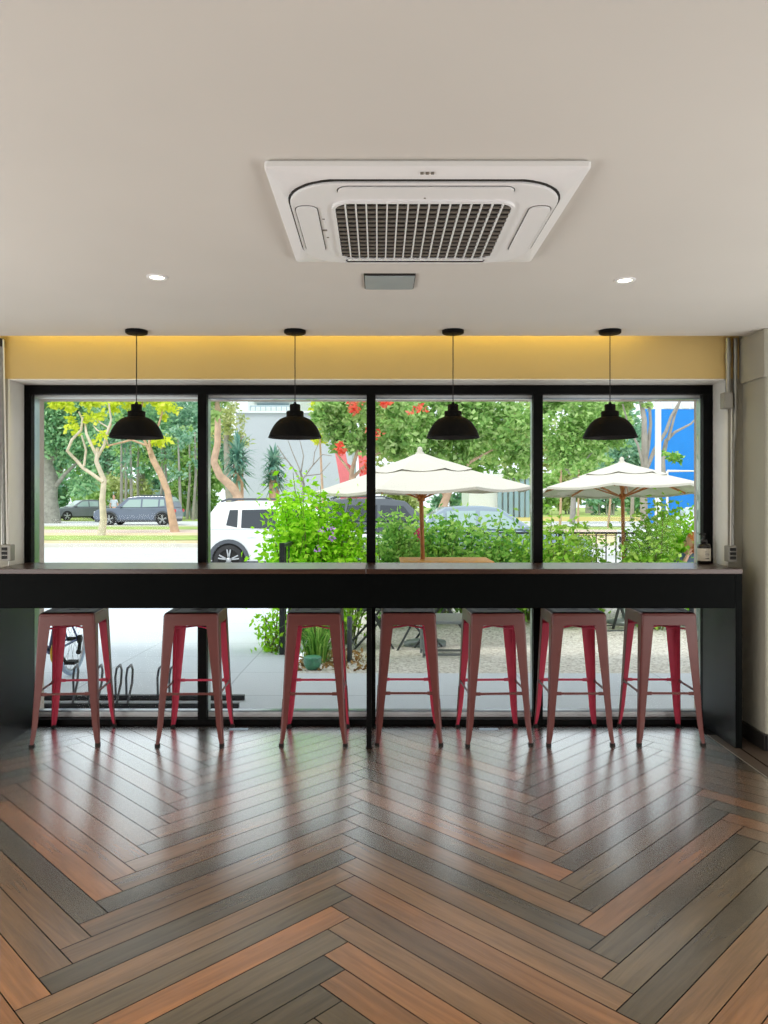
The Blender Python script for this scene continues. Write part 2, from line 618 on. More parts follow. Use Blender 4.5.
# ------------------------------------------------------------------ ROOM SHELL
CEIL = 2.359
WALLY = 4.53       # inner face of the window wall
FRAMEY = 4.72      # inner face of the window frame
OX0, OX1, OZ1 = -2.205, 2.087, 2.122
RX0, RX1, RY0 = -3.3, 3.3, -4.0


def build_floor():
    rnd = random.Random(11)
    pal = {'O': S(184, 126, 78), 'T': S(156, 120, 86), 'G': S(118, 102, 78), 'D': S(98, 86, 66), 'B': S(136, 104, 74), 'R': S(168, 120, 80)}
    samples = [(513, 856, 'O'), (516, 870, 'G'), (527, 892, 'T'), (540, 921, 'D'), (553, 945, 'T'), (567, 977, 'T'), (553, 991, 'R'),
               (634, 900, 'R'), (647, 924, 'D'), (660, 948, 'G'), (674, 978, 'D'), (687, 1004, 'T'), (620, 884, 'D'), (607, 868, 'G'), (700, 820, 'G'),
               (80, 865, 'O'), (94, 852, 'R'), (67, 812, 'R'), (53, 792, 'R'), (80, 787, 'D'), (53, 884, 'D'), (40, 897, 'B'), (35, 937, 'B'),
               (16, 978, 'O'), (5, 1012, 'O'), (174, 828, 'T'), (180, 838, 'G'), (161, 881, 'D'), (161, 860, 'T'), (161, 903, 'B'), (134, 921, 'B'), (134, 943, 'D'),
               (134, 964, 'T'), (134, 980, 'G'), (134, 999, 'G'), (174, 999, 'O'), (198, 1012, 'G'),
               (394, 809, 'T'), (388, 820, 'G'), (407, 836, 'T'), (394, 849, 'D'), (394, 868, 'T'), (380, 873, 'B'), (394, 908, 'O'),
               (380, 924, 'B'), (380, 953, 'T'), (362, 975, 'R'), (348, 999, 'R'), (313, 884, 'D'), (313, 903, 'G'), (313, 927, 'O'),
               (300, 959, 'G'), (300, 980, 'D'), (287, 1010, 'D'), (300, 869, 'T'), (290, 855, 'B'), (40, 775, 'T'), (20, 770, 'D')]
    pts = []
    for px, py, c in samples:
        d = CAM_Z * FPX / (py - VY)
        pts.append((PXX(px, d), d, c))
    n, u = 11.62, 0.0709
    X0, Y0, SH = -0.924, 2.152, 0.02
    g = 0.018                                   # joint, in plank widths
    xmin, xmax, ymin, ymax = RX0, 3.3, RY0, FRAMEY - 0.02

    def W(a, b):
        y = (a + b) * u + Y0
        return ((a - b) * u + X0 + SH * (y - 2.15), y)

    def clip(poly, ax, val, keep_less):
        out = []
        for i in range(len(poly)):
            p, q = poly[i], poly[(i + 1) % len(poly)]
            pi = (p[ax] <= val) == keep_less
            qi = (q[ax] <= val) == keep_less
            if pi:
                out.append(p)
            if pi != qi:
                t = (val - p[ax]) / (q[ax] - p[ax])
                out.append(tuple(p[k] + (q[k] - p[k]) * t for k in range(len(p))))
        return out

    verts, faces, tones, grains = [], [], [], []
    for k in range(-3, 4):
        for j in range(-60, 60):
            for kind in 'HV':
                if kind == 'H':
                    a0, a1, b0, b1 = j + k * n, j + n + k * n, j - k * n, j + 1 - k * n
                else:
                    a0, a1, b0, b1 = n + j + k * n, n + j + 1 + k * n, j + 1 - n - k * n, j + 1 - k * n
                gs = rnd.uniform(0, 50)
                q = []
                for a, b in ((a0 + g, b0 + g), (a1 - g, b0 + g), (a1 - g, b1 - g), (a0 + g, b1 - g)):
                    x, y = W(a, b)
                    if kind == 'H':
                        q.append((x, y, (a - a0) * 0.1 + gs, (b - b0) * 0.1 + gs))
                    else:
                        q.append((x, y, (b - b0) * 0.1 + gs, (a - a0) * 0.1 + gs))
                full = q
                col = rnd.choices('OTGDBR', (14, 22, 20, 16, 16, 12))[0]
                jit = rnd.uniform(0.88, 1.1)
                for sx, sy, c in pts:
                    inside = True
                    for i in range(4):
                        p1, p2 = full[i], full[(i + 1) % 4]
                        if (p2[0] - p1[0]) * (sy - p1[1]) - (p2[1] - p1[1]) * (sx - p1[0]) < 0:
                            inside = False
                            break
                    if inside:
                        col = c
                        break
                for ax, val, less in ((0, xmin, False), (0, 1.955, True), (1, ymin, False), (1, ymax, True)):
                    if q:
                        q = clip(q, ax, val, less)
                if len(q) < 3:
                    continue
                base = len(verts)
                verts += [(p[0], p[1], 0.0) for p in q]
                faces.append(tuple(range(base, base + len(q))))
                t = pal[col]
                tones.append((t[0] * jit, t[1] * jit, t[2] * jit, 1))
                grains.append([(p[2], p[3], 0) for p in q])
    nplank = len(faces)
    # substrate, border boards and the plain floor beyond the border
    def quad(x0, x1, y0, y1, z):
        b = len(verts)
        verts.extend([(x0, y0, z), (x1, y0, z), (x1, y1, z), (x0, y1, z)])
        faces.append((b, b + 1, b + 2, b + 3))
    quad(xmin - .2, xmax + .2, ymin - .2, FRAMEY + .1, -0.003)
    quad(1.97, 2.04, ymin, WALLY, 0.0)
    quad(1.957, 1.966, ymin, WALLY, 0.001)
    quad(2.05, xmax, ymin, WALLY, 0.0)
    quad(xmin, 2.07, FRAMEY - .018, FRAMEY + .05, 0.0)
    quad(xmin, xmax, ymin, FRAMEY + .1, -0.1)
    me = bpy.data.meshes.new('floor')
    me.from_pydata(verts, [], faces)
    for k in ('planks', 'floorgap', 'border', 'metalstrip', 'pinkpath'):
        me.materials.append(M[k])
    idx = [0] * nplank + [1, 2, 3, 2, 1, 1]
    me.polygons.foreach_set('material_index', idx)
    at = me.attributes.new('tone', 'FLOAT_COLOR', 'FACE')
    gr = me.attributes.new('grain', 'FLOAT_VECTOR', 'CORNER')
    for i in range(nplank):
        at.data[i].color = tones[i]
        for li, gv in zip(me.polygons[i].loop_indices, grains[i]):
            gr.data[li].vector = gv
    o = bpy.data.objects.new('floor', me)
    C.objects.link(o)
    struct(o, 'floor of long brown and grey herringbone planks')


build_floor()

b = MB()
b.box(RX0, 2.17, RY0, 4.44, CEIL, CEIL + .1)
b.box(2.17, RX1, RY0, 4.25, CEIL, CEIL + .1)
struct(b.build('ceiling', M['ceiling']), 'smooth off-white ceiling')
b = MB()   # slab over the light cove
b.box(RX0, RX1, 4.2, 4.95, CEIL + .26, CEIL + .36)
b.box(RX0, RX1, 4.2, 4.26, CEIL + .1, CEIL + .26)
struct(b.build('trim_1', M['wall']))

b = MB()   # window wall: right of, left of and over the opening
b.box(RX0, OX0, WALLY, FRAMEY + .14, -.1, CEIL + .3)
b.box(OX1, RX1, WALLY, FRAMEY + .14, -.1, CEIL + .3)
struct(b.build('wall_front', M['wall']), 'cream wall around the window')
b = MB()
b.box(-2.26, 2.15, WALLY - .002, FRAMEY + .14, OZ1, CEIL + .3)
struct(b.build('trim_4', M['header']), 'ochre wall strip between window and ceiling, glowing yellow')
b = MB()   # smooth white plaster lining the opening
t = .008
b.box(OX0, OX0 + t, WALLY - .003, FRAMEY, 0, OZ1)
b.box(OX1 - t, OX1, WALLY - .003, FRAMEY, 0, OZ1)
b.box(OX0 + t, OX1 - t, WALLY - .003, FRAMEY, OZ1 - t, OZ1)
struct(b.build('trim_2', M['reveal'], bevel=.003))
b = MB()   # pier on the right with the deeper beam above
pr = rrect(2.17 + .6, 4.255 + .14, .6, .14, .012, 3)
b.prism(pr, 0.0, CEIL + .1)
struct(b.build('wall_right', M['wall']), 'grey-beige pier right of the counter')
b = MB()
b.box(2.155, RX1, 4.24, WALLY, 2.09, CEIL - .001)
struct(b.build('trim_3', M['wall'], bevel=.004))
b = MB()
b.box(2.155, RX1, 4.235, 4.255, 0, .09)
b.box(2.152, 2.17, 4.235, WALLY, 0, .09)
struct(b.build('baseboard_right', M['skirting'], bevel=.003))
b = MB()
b.box(RX1, RX1 + .1, RY0, WALLY, -.1, CEIL + .3)
struct(b.build('wall_side_right', M['wall']))
b = MB()
b.box(RX0 - .1, RX0, RY0, WALLY, -.1, CEIL + .3)
struct(b.build('wall_side_left', M['wall']))
b = MB()
b.box(RX0 - .1, -2.9, RY0 - .1, RY0, -.1, CEIL + .3)
b.box(2.9, RX1 + .1, RY0 - .1, RY0, -.1, CEIL + .3)
b.box(-2.9, 2.9, RY0 - .1, RY0, -.1, CEIL + .3)
struct(b.build('wall_back', M['darkwall']))

# yellow light strip hidden in the ceiling cove
for k in range(3):
    light('cove_light', 'AREA', (-1.55 + 1.25 * k, 4.475, CEIL + .16), (math.radians(12), 0, 0), 2.3, (1.0, 0.84, 0.20),
          shape='RECTANGLE', size=1.2, size_y=.05)

# ------------------------------------------------------------------ WINDOW
FD = .12          # depth of the frame
wz0, wz1 = 0.0, OZ1 - .008
bx = [(-2.197, -2.155), (PXX(197.5, FRAMEY), PXX(206.5, FRAMEY)), (PXX(366.5, FRAMEY), PXX(375.5, FRAMEY)), (PXX(533.5, FRAMEY), PXX(543, FRAMEY)), (PXX(703.5, FRAMEY), 2.079)]
zt = PZ(394, FRAMEY)
zb = PZ(719.5, FRAMEY)
b = MB()
b.box(bx[0][0], bx[4][1], FRAMEY, FRAMEY + FD, zt, wz1)
b.box(bx[0][0], bx[4][1], FRAMEY, FRAMEY + FD, wz0, zb)
for i in (0, 4):
    b.box(bx[i][0], bx[i][1], FRAMEY, FRAMEY + .05, zb, zt)
for i in (1, 2, 3):
    b.box(bx[i][0], bx[i][1], FRAMEY, FRAMEY + .05, zb, zt)
win = b.build('window_1', M['black'], bevel=.002)
struct(win, 'wide four-pane window in a black frame')
ylo, yhi = FRAMEY + .05, FRAMEY + FD
for i in range(5):                     # grey metal sides of the sashes behind each black bar
    s = MB()
    s.box(bx[i][0] + .004, bx[i][1] - .0005, ylo, yhi, zb, zt)
    s.build('sash_stile', M['alu'], win)
for i in range(4):
    x0, x1 = bx[i][1] - .002, bx[i + 1][0] + .002
    g = MB()
    g.box(x0, x1, FRAMEY + .085, FRAMEY + .091, zb, zt)
    g.build('window_pane', M['glasspane'], win)
    r = MB()
    r.box(x0, x1, FRAMEY + .06, FRAMEY + .115, zt - .014, zt, 0)
    if i:
        r.box(x0, x1, FRAMEY + .07, FRAMEY + .105, zt - .022, zt - .014, 1)
    r.box(x0, x1, FRAMEY + .06, FRAMEY + .115, zb, zb + .016, 0)
    r.box(x0, x1, FRAMEY + .065, FRAMEY + .11, zb + .03, zb + .038, 1)
    r.box(x0, x1, FRAMEY + .07, FRAMEY + .105, zb + .016, zb + .03, 0)
    r.build('sliding_track', [M['alu_light'], M['car_slate']], win)
# outer wall above, with the beige soffit edge seen through the panes
b = MB()
b.box(-4.5, 4.5, FRAMEY + .14, FRAMEY + .3, PZ(401, 4.99), 4.2)
b.box(-4.5, OX0, FRAMEY + .14, FRAMEY + .3, -.2, PZ(401, 4.99))
b.box(OX1, 4.5, FRAMEY + .14, FRAMEY + .3, -.2, PZ(401, 4.99))
struct(b.build('wall_outside', M['soffit']))
b = MB()   # flat canopy over the pavement outside
b.box(-9, 9, FRAMEY + .3, 6.4, 2.37, 2.47)
struct(b.build('trim_5', M['soffit']))

# ------------------------------------------------------------------ COUNTER
CY0, CY1 = 4.28, 4.718
ct = thing('bar_counter', (0, 4.45, 0), 'long black bar counter with brown wood top running along the window', 'counter')
TZ = 1.0115
seam = PXX(366, CY0)
for x0, x1 in ((-2.18, seam - .0015), (seam + .0015, 2.055)):
    b = MB()
    b.box(x0, x1, CY0, CY1, TZ - .028, TZ)
    b.build('worktop', M['worktop'], ct, bevel=.002)
b = MB()
b.box(-2.134, 2.015, CY0 + .006, CY0 + .03, .789, TZ - .028)
b.box(-2.134, 2.015, CY0 + .03, CY1 - .02, TZ - .06, TZ - .028)
b.build('apron', M['blackpanel'], ct, bevel=.0015)
for x0, x1 in ((-2.174, -2.134), (2.015, 2.053)):
    b = MB()
    b.box(x0, x1, CY0 + .004, CY1 - .005, 0.0, TZ - .028)
    b.m[2] = 1
    b.build('end_panel', [M['panel'], M['blackpanel']], ct, bevel=.0015)
b = MB()
xc = PXX(369, CY0)
b.box(xc - .014, xc + .014, CY0 + .002, CY0 + .03, 0.004, .789)
b.box(xc - .019, xc + .019, CY0 - .002, CY0 + .036, 0.0, .005)
b.build('support_post', M['black'], ct, bevel=.0015)


# ------------------------------------------------------------------ STOOLS
def make_stool():
    t = thing('bar_stool', (0, 0, 0), 'red metal bar stool', 'stool', 'red metal bar stools along the counter')
    H = .757

    def hw(z):    # half width of the outer faces at height z
        pts = [(0, .194), (.05, .189), (.13, .1825), (.30, .1745), (.68, .1585), (.735, .157)]
        for (z0, a0), (z1, a1) in zip(pts, pts[1:]):
            if z <= z1:
                return a0 + (a1 - a0) * (z - z0) / (z1 - z0)
        return pts[-1][1]
    # seat: dished square plate with rounded shoulders, skirt and a hand slot
    s = MB()
    rings = []
    for z, a, r in ((.681, .1585, .012), (.735, .157, .013), (.748, .152, .016), (.755, .142, .022), (.7535, .125, .026), (.752, .10, .02)):
        rings.append([(x, y, z) for x, y in rrect(0, 0, a, a, r, 5)])
    s.loft(rings[:2], 0, False, cap=False)
    s.loft(rings[1:], 0, True, cap=False)
    inner = [(x, y, .752) for x, y in rrect(0, 0, .10, .10, .02, 5)]
    slot = [(x, y, .752) for x, y in rrect(0, 0, .036, .011, .0109, 5)]
    k = len(inner)
    s.add(inner + slot, [(i, (i + 1) % k, k + (i + 1) % k, k + i) for i in range(k)], 0)
    s.add(slot + [(x, y, .742) for x, y, z in slot], [(i, (i + 1) % k, k + (i + 1) % k, k + i) for i in range(k)], 0)
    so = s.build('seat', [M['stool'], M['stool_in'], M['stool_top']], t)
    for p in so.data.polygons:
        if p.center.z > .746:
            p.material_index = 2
    md = so.modifiers.new('thickness', 'SOLIDIFY')
    md.thickness = .0022
    md.offset = -1
    md.material_offset = 0
    # legs: bent sheet angles that flare outwards and end in rubber feet
    zs = [.012, .05, .13, .22, .30, .45, .60, .684]
    wd = [.022, .028, .034, .038, .043, .053, .063, .070]
    for sx in (-1, 1):
        for sy in (-1, 1):
            L = MB()
            rings = []
            for z, w in zip(zs, wd):
                a = hw(z) + .0006
                r = .010
                q = [(a - w, a), (a - r, a), (a - r * .3, a - r * .3), (a, a - r), (a, a - w),
                     (a - .003, a - w), (a - .003, a - r), (a - .003 - r * .3, a - .003 - r * .3), (a - r, a - .003), (a - w, a - .003)]
                rings.append([(sx * x, sy * y, z) for x, y in q])
            L.loft(rings, 0, False)
            nq = 10
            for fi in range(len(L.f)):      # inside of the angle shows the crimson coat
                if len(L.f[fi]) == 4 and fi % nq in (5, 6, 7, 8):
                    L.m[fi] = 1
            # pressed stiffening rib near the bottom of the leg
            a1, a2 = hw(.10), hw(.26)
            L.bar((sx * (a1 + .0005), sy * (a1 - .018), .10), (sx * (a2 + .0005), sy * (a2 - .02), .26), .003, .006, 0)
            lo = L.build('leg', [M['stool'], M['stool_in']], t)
            f = MB()
            a = hw(0)
            rr = [(sx * (a - .012 + x), sy * (a - .012 + y)) for x, y in rrect(0, 0, .0135, .0135, .004, 3)]
            f.prism(rr, 0.0, .014)
            f.build('rubber_foot', M['rubber'], lo)
    # four stretchers just under 30 cm
    for ax in (0, 1):
        for sg in (-1, 1):
            a = hw(.293) - .006
            e = a - .028
            st = MB()
            p = lambda u, z=.293: ((u, sg * a, z) if ax == 0 else (sg * a, u, z))
            st.bar(p(-e), p(e), .006, .013)
            for q in (-1, 1):
                st.bar(p(q * e), p(q * (e - .035)), .008, .019)
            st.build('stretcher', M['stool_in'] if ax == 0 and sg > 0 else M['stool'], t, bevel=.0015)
    # crossed brace under the seat
    a = hw(.655) - .012
    for sg, z in ((-1, .662), (1, .648)):
        br = MB()
        br.tube([(-a, -sg * a, z + .01 * sg), (0, 0, .655), (a, sg * a, z + .01 * sg)], .0055, 8)
        br.build('cross_brace', M['stool_in'], t)
    return t


stool0 = make_stool()
STOOLS = [
    (-1.797, 4.505, 5, 'red metal bar stool nearest the left end panel of the counter'),
    (-1.076, 4.505, 1.5, 'red metal bar stool second from the left end of the counter'),
    (-.368, 4.51, 0, 'red metal bar stool just left of the thin black support post'),
    (.177, 4.523, 0, 'red metal bar stool just right of the thin black support post'),
    (.681, 4.512, 3.3, 'red metal bar stool third from the right end of the counter'),
    (1.155, 4.515, 0, 'red metal bar stool second from the right end of the counter'),
    (1.674, 4.52, -.5, 'red metal bar stool beside the right end panel of the counter'),
]
for i, (x, y, a, lab) in enumerate(STOOLS):
    o = stool0 if i == 0 else copy_tree(stool0)
    o.location = (x, y, 0)
    o.rotation_euler = (0, 0, math.radians(a))
    o['label'] = lab

# ------------------------------------------------------------------ PENDANT LAMPS


def make_pendant():
    t = thing('pendant_lamp', (0, 0, 0), 'black dome pendant lamp', 'lamp', 'black dome pendants over the counter')
    b = MB()
    b.lathe([(0.0001, -.020), (.055, -.020), (.061, -.016), (.062, -.012), (.062, 0), (.0001, 0)], n=32)
    b.build('canopy', M['pend'], t)
    b = MB()
    b.tube([(0, 0, -.018), (0, 0, -.415)], .0028, 8)
    b.build('cord', M['cord'], t)
    b = MB()   # z: top of the cap at -.412, rim at -.605
    b.lathe([(.007, -.405), (.010, -.416), (.027, -.418), (.030, -.422), (.030, -.455), (.046, -.457), (.049, -.461), (.049, -.489), (.062, -.492),
             (.085, -.503), (.105, -.521), (.122, -.543), (.134, -.565), (.143, -.586), (.148, -.600), (.150, -.602), (.150, -.608), (.146, -.608)], n=48)
    b.lathe([(.146, -.608), (.140, -.586), (.131, -.566), (.119, -.545), (.102, -.524), (.082, -.507), (.052, -.496), (.0001, -.495)], n=48, m=1)
    sh = b.build('shade', [M['pend'], M['pend_in']], t)
    b = MB()
    b.lathe([(.0001, -.496), (.018, -.498), (.018, -.515), (.03, -.54), (.034, -.558), (.026, -.578), (.0001, -.587)], n=20)
    b.build('bulb', M['white_plastic'], sh)
    return t


pend0 = make_pendant()
PD = 4.30
for i, (px, lab) in enumerate(((136.5, 'black dome pendant lamp in front of the leftmost window pane'),
                               (295, 'black dome pendant lamp above the white car and bright green bush'),
                               (453, 'black dome pendant lamp above the larger white parasol'),
                               (610, 'black dome pendant lamp in front of the rightmost window pane'))):
    o = pend0 if i == 0 else copy_tree(pend0)
    o.location = (PXX(px, PD), PD, CEIL)
    o['label'] = lab

# ------------------------------------------------------------------ CEILING FITTINGS
ac = thing('ceiling_air_conditioner', (.14, 2.555, CEIL), 'square white ceiling cassette air conditioner with grey grille', 'air conditioner')
ax_, ay_ = .14, 2.563
b = MB()
h, hyy = .461, .427
b.loft([[(x, y, z) for x, y in rrect(ax_, ay_, hh, hh - h + hyy, rr, 4)] for z, hh, rr in
        ((CEIL, h - .01, .01), (CEIL - .006, h, .012), (CEIL - .020, h, .012), (CEIL - .024, h - .004, .012))], 0, False)
b.loft([[(x, y, CEIL - .024) for x, y in rrect(ax_, ay_, h - .004, hyy - .004, .012, 4)],
        [(x, y, CEIL - .044) for x, y in rrect(ax_, ay_ - .028, .414, .367, .16, 4)]], 0, False)
b.build('outer_frame', M['white_plastic'], ac)
b = MB()
b.prism(rrect(ax_, ay_ - .028, .414, .367, .16, 10), CEIL - .047, CEIL - .036, m=0)
b.build('shadow_gap', M['darkslot'], ac)
b = MB()
b.prism(rrect(ax_, ay_ - .028, .408, .361, .155, 10), CEIL - .056, CEIL - .046)
cp = b.build('centre_panel', M['white_plastic'], ac, bevel=.003)
for fx, fy, hx, hy in ((0, -.345, .26, .034), (0, .299, .26, .026), (-.362, -.02, .036, .215), (.362, -.02, .036, .215)):
    b = MB()
    b.prism(rrect(ax_ + fx, ay_ + fy, hx, hy, .034, 6), CEIL - .0568, CEIL - .055, m=1)
    b.prism(rrect(ax_ + fx, ay_ + fy, hx - .003, hy - .003, .031, 6), CEIL - .0615, CEIL - .0565, m=0)
    b.build('air_flap', [M['white_plastic'], M['darkslot']], ac)
b = MB()
gr = rrect(ax_, ay_, .272, .265, .05, 8)
b.prism(gr, CEIL - .0572, CEIL - .056, m=1)


def chord(v, cx, half_a, half_b, r):
    """half extent of a rounded rectangle (half_a along, half_b across) at offset v across"""
    k = abs(v) - (half_b - r)
    if k <= 0:
        return half_a
    return half_a - r + math.sqrt(max(0, r * r - k * k))


nv, nh = 17, 14
for i in range(1, nv):
    x = -.272 + .544 * i / nv
    e = chord(x, 0, .265, .272, .05)
    b.box(ax_ + x - .0022, ax_ + x + .0022, ay_ - e, ay_ + e, CEIL - .066, CEIL - .057, 0)
for i in range(1, nh):
    y = -.265 + .53 * i / nh
    e = chord(y, 0, .272, .265, .05)
    b.box(ax_ - e, ax_ + e, ay_ + y - .006, ay_ + y + .004, CEIL - .0625, CEIL - .0575, 2)
ro = rrect(ax_, ay_, .281, .274, .056, 8)
ri = rrect(ax_, ay_, .272, .265, .05, 8)
k = len(ro)
for z0, z1 in ((CEIL - .064, CEIL - .056),):
    vs = [(x, y, z0) for x, y in ro] + [(x, y, z0) for x, y in ri] + [(x, y, z1) for x, y in ro] + [(x, y, z1) for x, y in ri]
    fs = []
    for i in range(k):
        j = (i + 1) % k
        fs += [(i, j, k + j, k + i), (i, 2 * k + i, 2 * k + j, j), (k + i, k + j, 3 * k + j, 3 * k + i)]
    b.add(vs, fs, 0)
b.build('intake_grille', [M['white_plastic'], M['darkslot'], M['slat']], ac)
for dx, dy, sx, sy in ((-.315, -.12, .004, .004), (-.318, -.02, .008, .006), (-.312, .05, .004, .004), (0, -.29, .003, .003), (.0, .29, .004, .003)):
    b = MB()
    b.box(ax_ + dx - sx, ax_ + dx + sx, ay_ + dy - sy, ay_ + dy + sy, CEIL - .0572, CEIL - .056)
    b.build('indicator_mark', M['slat'], cp)
b = MB()
for q in range(3):
    b.box(ax_ - .02 + .015 * q, ax_ - .011 + .015 * q, ay_ - .414, ay_ - .410, CEIL - .0375, CEIL - .031)
b.build('maker_mark', M['slat'], ac)

ht = thing('ceiling_hatch', (.05, 3.32, CEIL), 'small square grey hatch in the ceiling behind the air conditioner', 'ceiling hatch')
b = MB()
b.box(-.06, .16, 3.215, 3.43, CEIL - .007, CEIL)
b.build('hatch_frame', M['darkslot'], ht, bevel=.002)
b = MB()
b.box(-.056, .157, 3.226, 3.427, CEIL - .011, CEIL - .006)
b.build('hatch_panel', M['hatch'], ht, bevel=.002)

for i, (px, py, lab) in enumerate(((157, 277, 'small round lit downlight in the ceiling left of the air conditioner'),
                                   (625, 280, 'small round lit downlight in the ceiling right of the air conditioner'))):
    d = (CEIL - CAM_Z) * FPX / (VY - py)
    x = PXX(px, d)
    t = thing('downlight', (x, d, CEIL), lab, 'downlight', 'recessed downlights')
    b = MB()
    b.lathe([(.030, -.001), (.031, -.004), (.044, -.004), (.046, 0)], (x, d, CEIL), 28)
    b.build('trim_ring', M['white_plastic'], t)
    b = MB()
    b.lathe([(.0001, -.0015), (.031, -.0015), (.031, 0), (.0001, 0)], (x, d, CEIL), 28)
    b.build('lamp_lens', M['lampglow'], t)
    light('downlight_lamp', 'SPOT', (x, d, CEIL - .012), (0, 0, 0), 14.0, (1, .88, .66), spot_size=math.radians(100), spot_blend=.7, shadow_soft_size=.03)

# ------------------------------------------------------------------ WALL CONDUITS, BOTTLE, PAPER
cd = thing('conduit', (2.08, 4.5, 1.02), 'galvanised conduits with a grey box and socket right of the window', 'conduit', 'wall conduits')
cy = WALLY - .02
xa, xb = PXX(728, cy), PXX(735.3, cy)
b = MB()
b.tube([(xa, cy, CEIL), (xa, cy, PZ(394, cy))], .0145, 14)
b.build('pipe', M['galv'], cd)
b = MB()
b.tube([(xa, cy, PZ(353, cy)), (xa, cy, PZ(363, cy))], .0185, 14)
b.build('coupling', M['galv'], cd)
b = MB()
xj0, xj1 = PXX(723, cy - .02), PXX(732.5, cy - .02)
b.box(xj0, xj1, cy - .03, WALLY, PZ(409, cy), PZ(393, cy))
jb = b.build('junction_box', M['greybox'], cd, bevel=.004)
b = MB()
b.box(xj0 + .007, xj1 - .007, cy - .034, cy - .029, PZ(408, cy), PZ(394.5, cy))
b.build('box_lid', M['greybox'], jb, bevel=.002)
b = MB()
xs = PXX(732.5, cy)
b.tube([(xb, cy, CEIL), (xb, cy, PZ(428, cy)), (xs + .004, cy, PZ(450, cy)), (xs, cy, PZ(546, cy))], .012, 14)
b.build('pipe', M['galv'], cd)
b = MB()
b.tube([(xa + .016, cy - .012, PZ(409, cy)), (xa + .013, cy - .014, PZ(470, cy)), (xa + .009, cy - .012, PZ(546, cy))], .004, 8)
b.build('cable', M['reveal'], cd)
b = MB()
xo0, xo1 = PXX(727, cy - .02), PXX(736, cy - .02)
b.box(xo0, xo1, cy - .036, WALLY, PZ(562, cy) + .003, PZ(545.5, cy))
ob = b.build('socket_box', M['greybox'], cd, bevel=.005)
for q in range(3):
    b = MB()
    z = PZ(557.5 - 4.2 * q, cy)
    b.box(xo0 + .010, xo1 - .008, cy - .041, cy - .035, z - .009, z + .009)
    b.build('socket_module', M['darkslot'], ob, bevel=.002)

cd = thing('conduit', (-2.21, 4.5, 1.02), 'bright conduit with a socket box at the left end of the counter', 'conduit', 'wall conduits')
b = MB()
xa, xb = PXX(1.5, cy), PXX(6.3, cy)
b.tube([(xa, cy, CEIL), (xa, cy, PZ(430, cy)), (xa + .008, cy, PZ(546, cy))], .013, 14)
b.build('pipe', M['galv'], cd)
b = MB()
b.tube([(xa, cy, PZ(339, cy)), (xa, cy, PZ(347, cy))], .019, 14)
b.build('coupling', M['darkslot'], cd)
b = MB()
b.tube([(xb - .012, cy - .012, PZ(340, cy)), (xb - .004, cy - .012, PZ(400, cy)), (xb + .012, cy - .012, PZ(546, cy))], .005, 8)
b.build('cable', M['reveal'], cd)
b = MB()
xo0, xo1 = PXX(2, cy - .02), PXX(12, cy - .02)
b.box(xo0, xo1, cy - .036, WALLY, PZ(561, cy) + .002, PZ(544.5, cy))
ob = b.build('socket_box', M['greybox'], cd, bevel=.005)
for q in range(3):
    b = MB()
    z = PZ(557 - 4.2 * q, cy)
    b.box(xo0 + .006, xo1 - .020, cy - .041, cy - .035, z - .009, z + .009)
    b.build('socket_module', M['darkslot'], ob, bevel=.002)

bt_y = 4.62
bx_ = PXX(704, bt_y)
bt = thing('pump_bottle', (bx_, bt_y, TZ), 'dark pump bottle with a pale label on the right end of the counter', 'bottle')
b = MB()
b.lathe([(.0001, 0), (.034, 0), (.038, .004), (.038, .108), (.034, .118), (.018, .126), (.015, .130), (.0001, .130)], (bx_, bt_y, TZ), 32)
bo = b.build('bottle_body', M['bottle'], bt)
b = MB()
b.lathe([(.0386, .020), (.0388, .0205), (.0388, .095), (.0386, .0955)], (bx_, bt_y, TZ), 32)
lb = b.build('paper_label', M['label'], bt)
b = MB()
for q, (zz, wdt) in enumerate(((.086, .008), (.074, .014), (.066, .012), (.058, .013), (.050, .011), (.034, .012))):
    n_ = 5
    for a in range(n_):
        t0 = -PI / 2 + (a - n_ / 2) * wdt * 2 / .039 / n_ + .1
        t1 = t0 + wdt * 2 / .039 / n_
        p = [(bx_ + .0391 * math.cos(t_), bt_y + .0391 * math.sin(t_), TZ + z_) for t_, z_ in ((t0, zz), (t1, zz), (t1, zz + .003), (t0, zz + .003))]
        b.add(p, [(0, 1, 2, 3)])
b.build('label_print', M['darkslot'], lb)
b = MB()
b.lathe([(.0001, .128), (.019, .128), (.019, .146), (.012, .150), (.006, .151), (.006, .178), (.010, .179), (.010, .186), (.0001, .187)], (bx_, bt_y, TZ), 20)
b.tube([(bx_, bt_y, TZ + .183), (bx_ - .026, bt_y - .01, TZ + .184), (bx_ - .034, bt_y - .012, TZ + .178)], [.006, .0048, .004], 10)
b.build('pump', M['bottle'], bt)

for px, lab in ((238, 'pale blue paper strip on the floor below the leftmost black mullion'), (489, 'pale blue paper strip on the floor between two stools right of the post')):
    b = MB()
    x = PXX(px, 4.63)
    b.box(x - .058, x + .058, 4.622, 4.660, .001, .0022)
    tag(b.build('paper_strip', M['bluepaper']), lab, 'paper', 'paper strips on the floor')

# ------------------------------------------------------------------ OUTSIDE GROUND


def gz(y, left=False):
    if left:
        pr_ = [(4.8, -.03), (6.36, -.05), (9.5, -.16), (13, -.27), (26.7, -.27), (27.0, -.15), (36, 0), (400, 0)]
    else:
        pr_ = [(4.8, -.03), (6.36, -.05), (9.5, -.38), (12, -.38), (13, -.27), (26.7, -.27), (27.0, -.15), (36, 0), (400, 0)]
    for (y0, z0), (y1, z1) in zip(pr_, pr_[1:]):
        if y <= y1:
            return z0 + (z1 - z0) * max(0, y - y0) / (y1 - y0)
    return 0


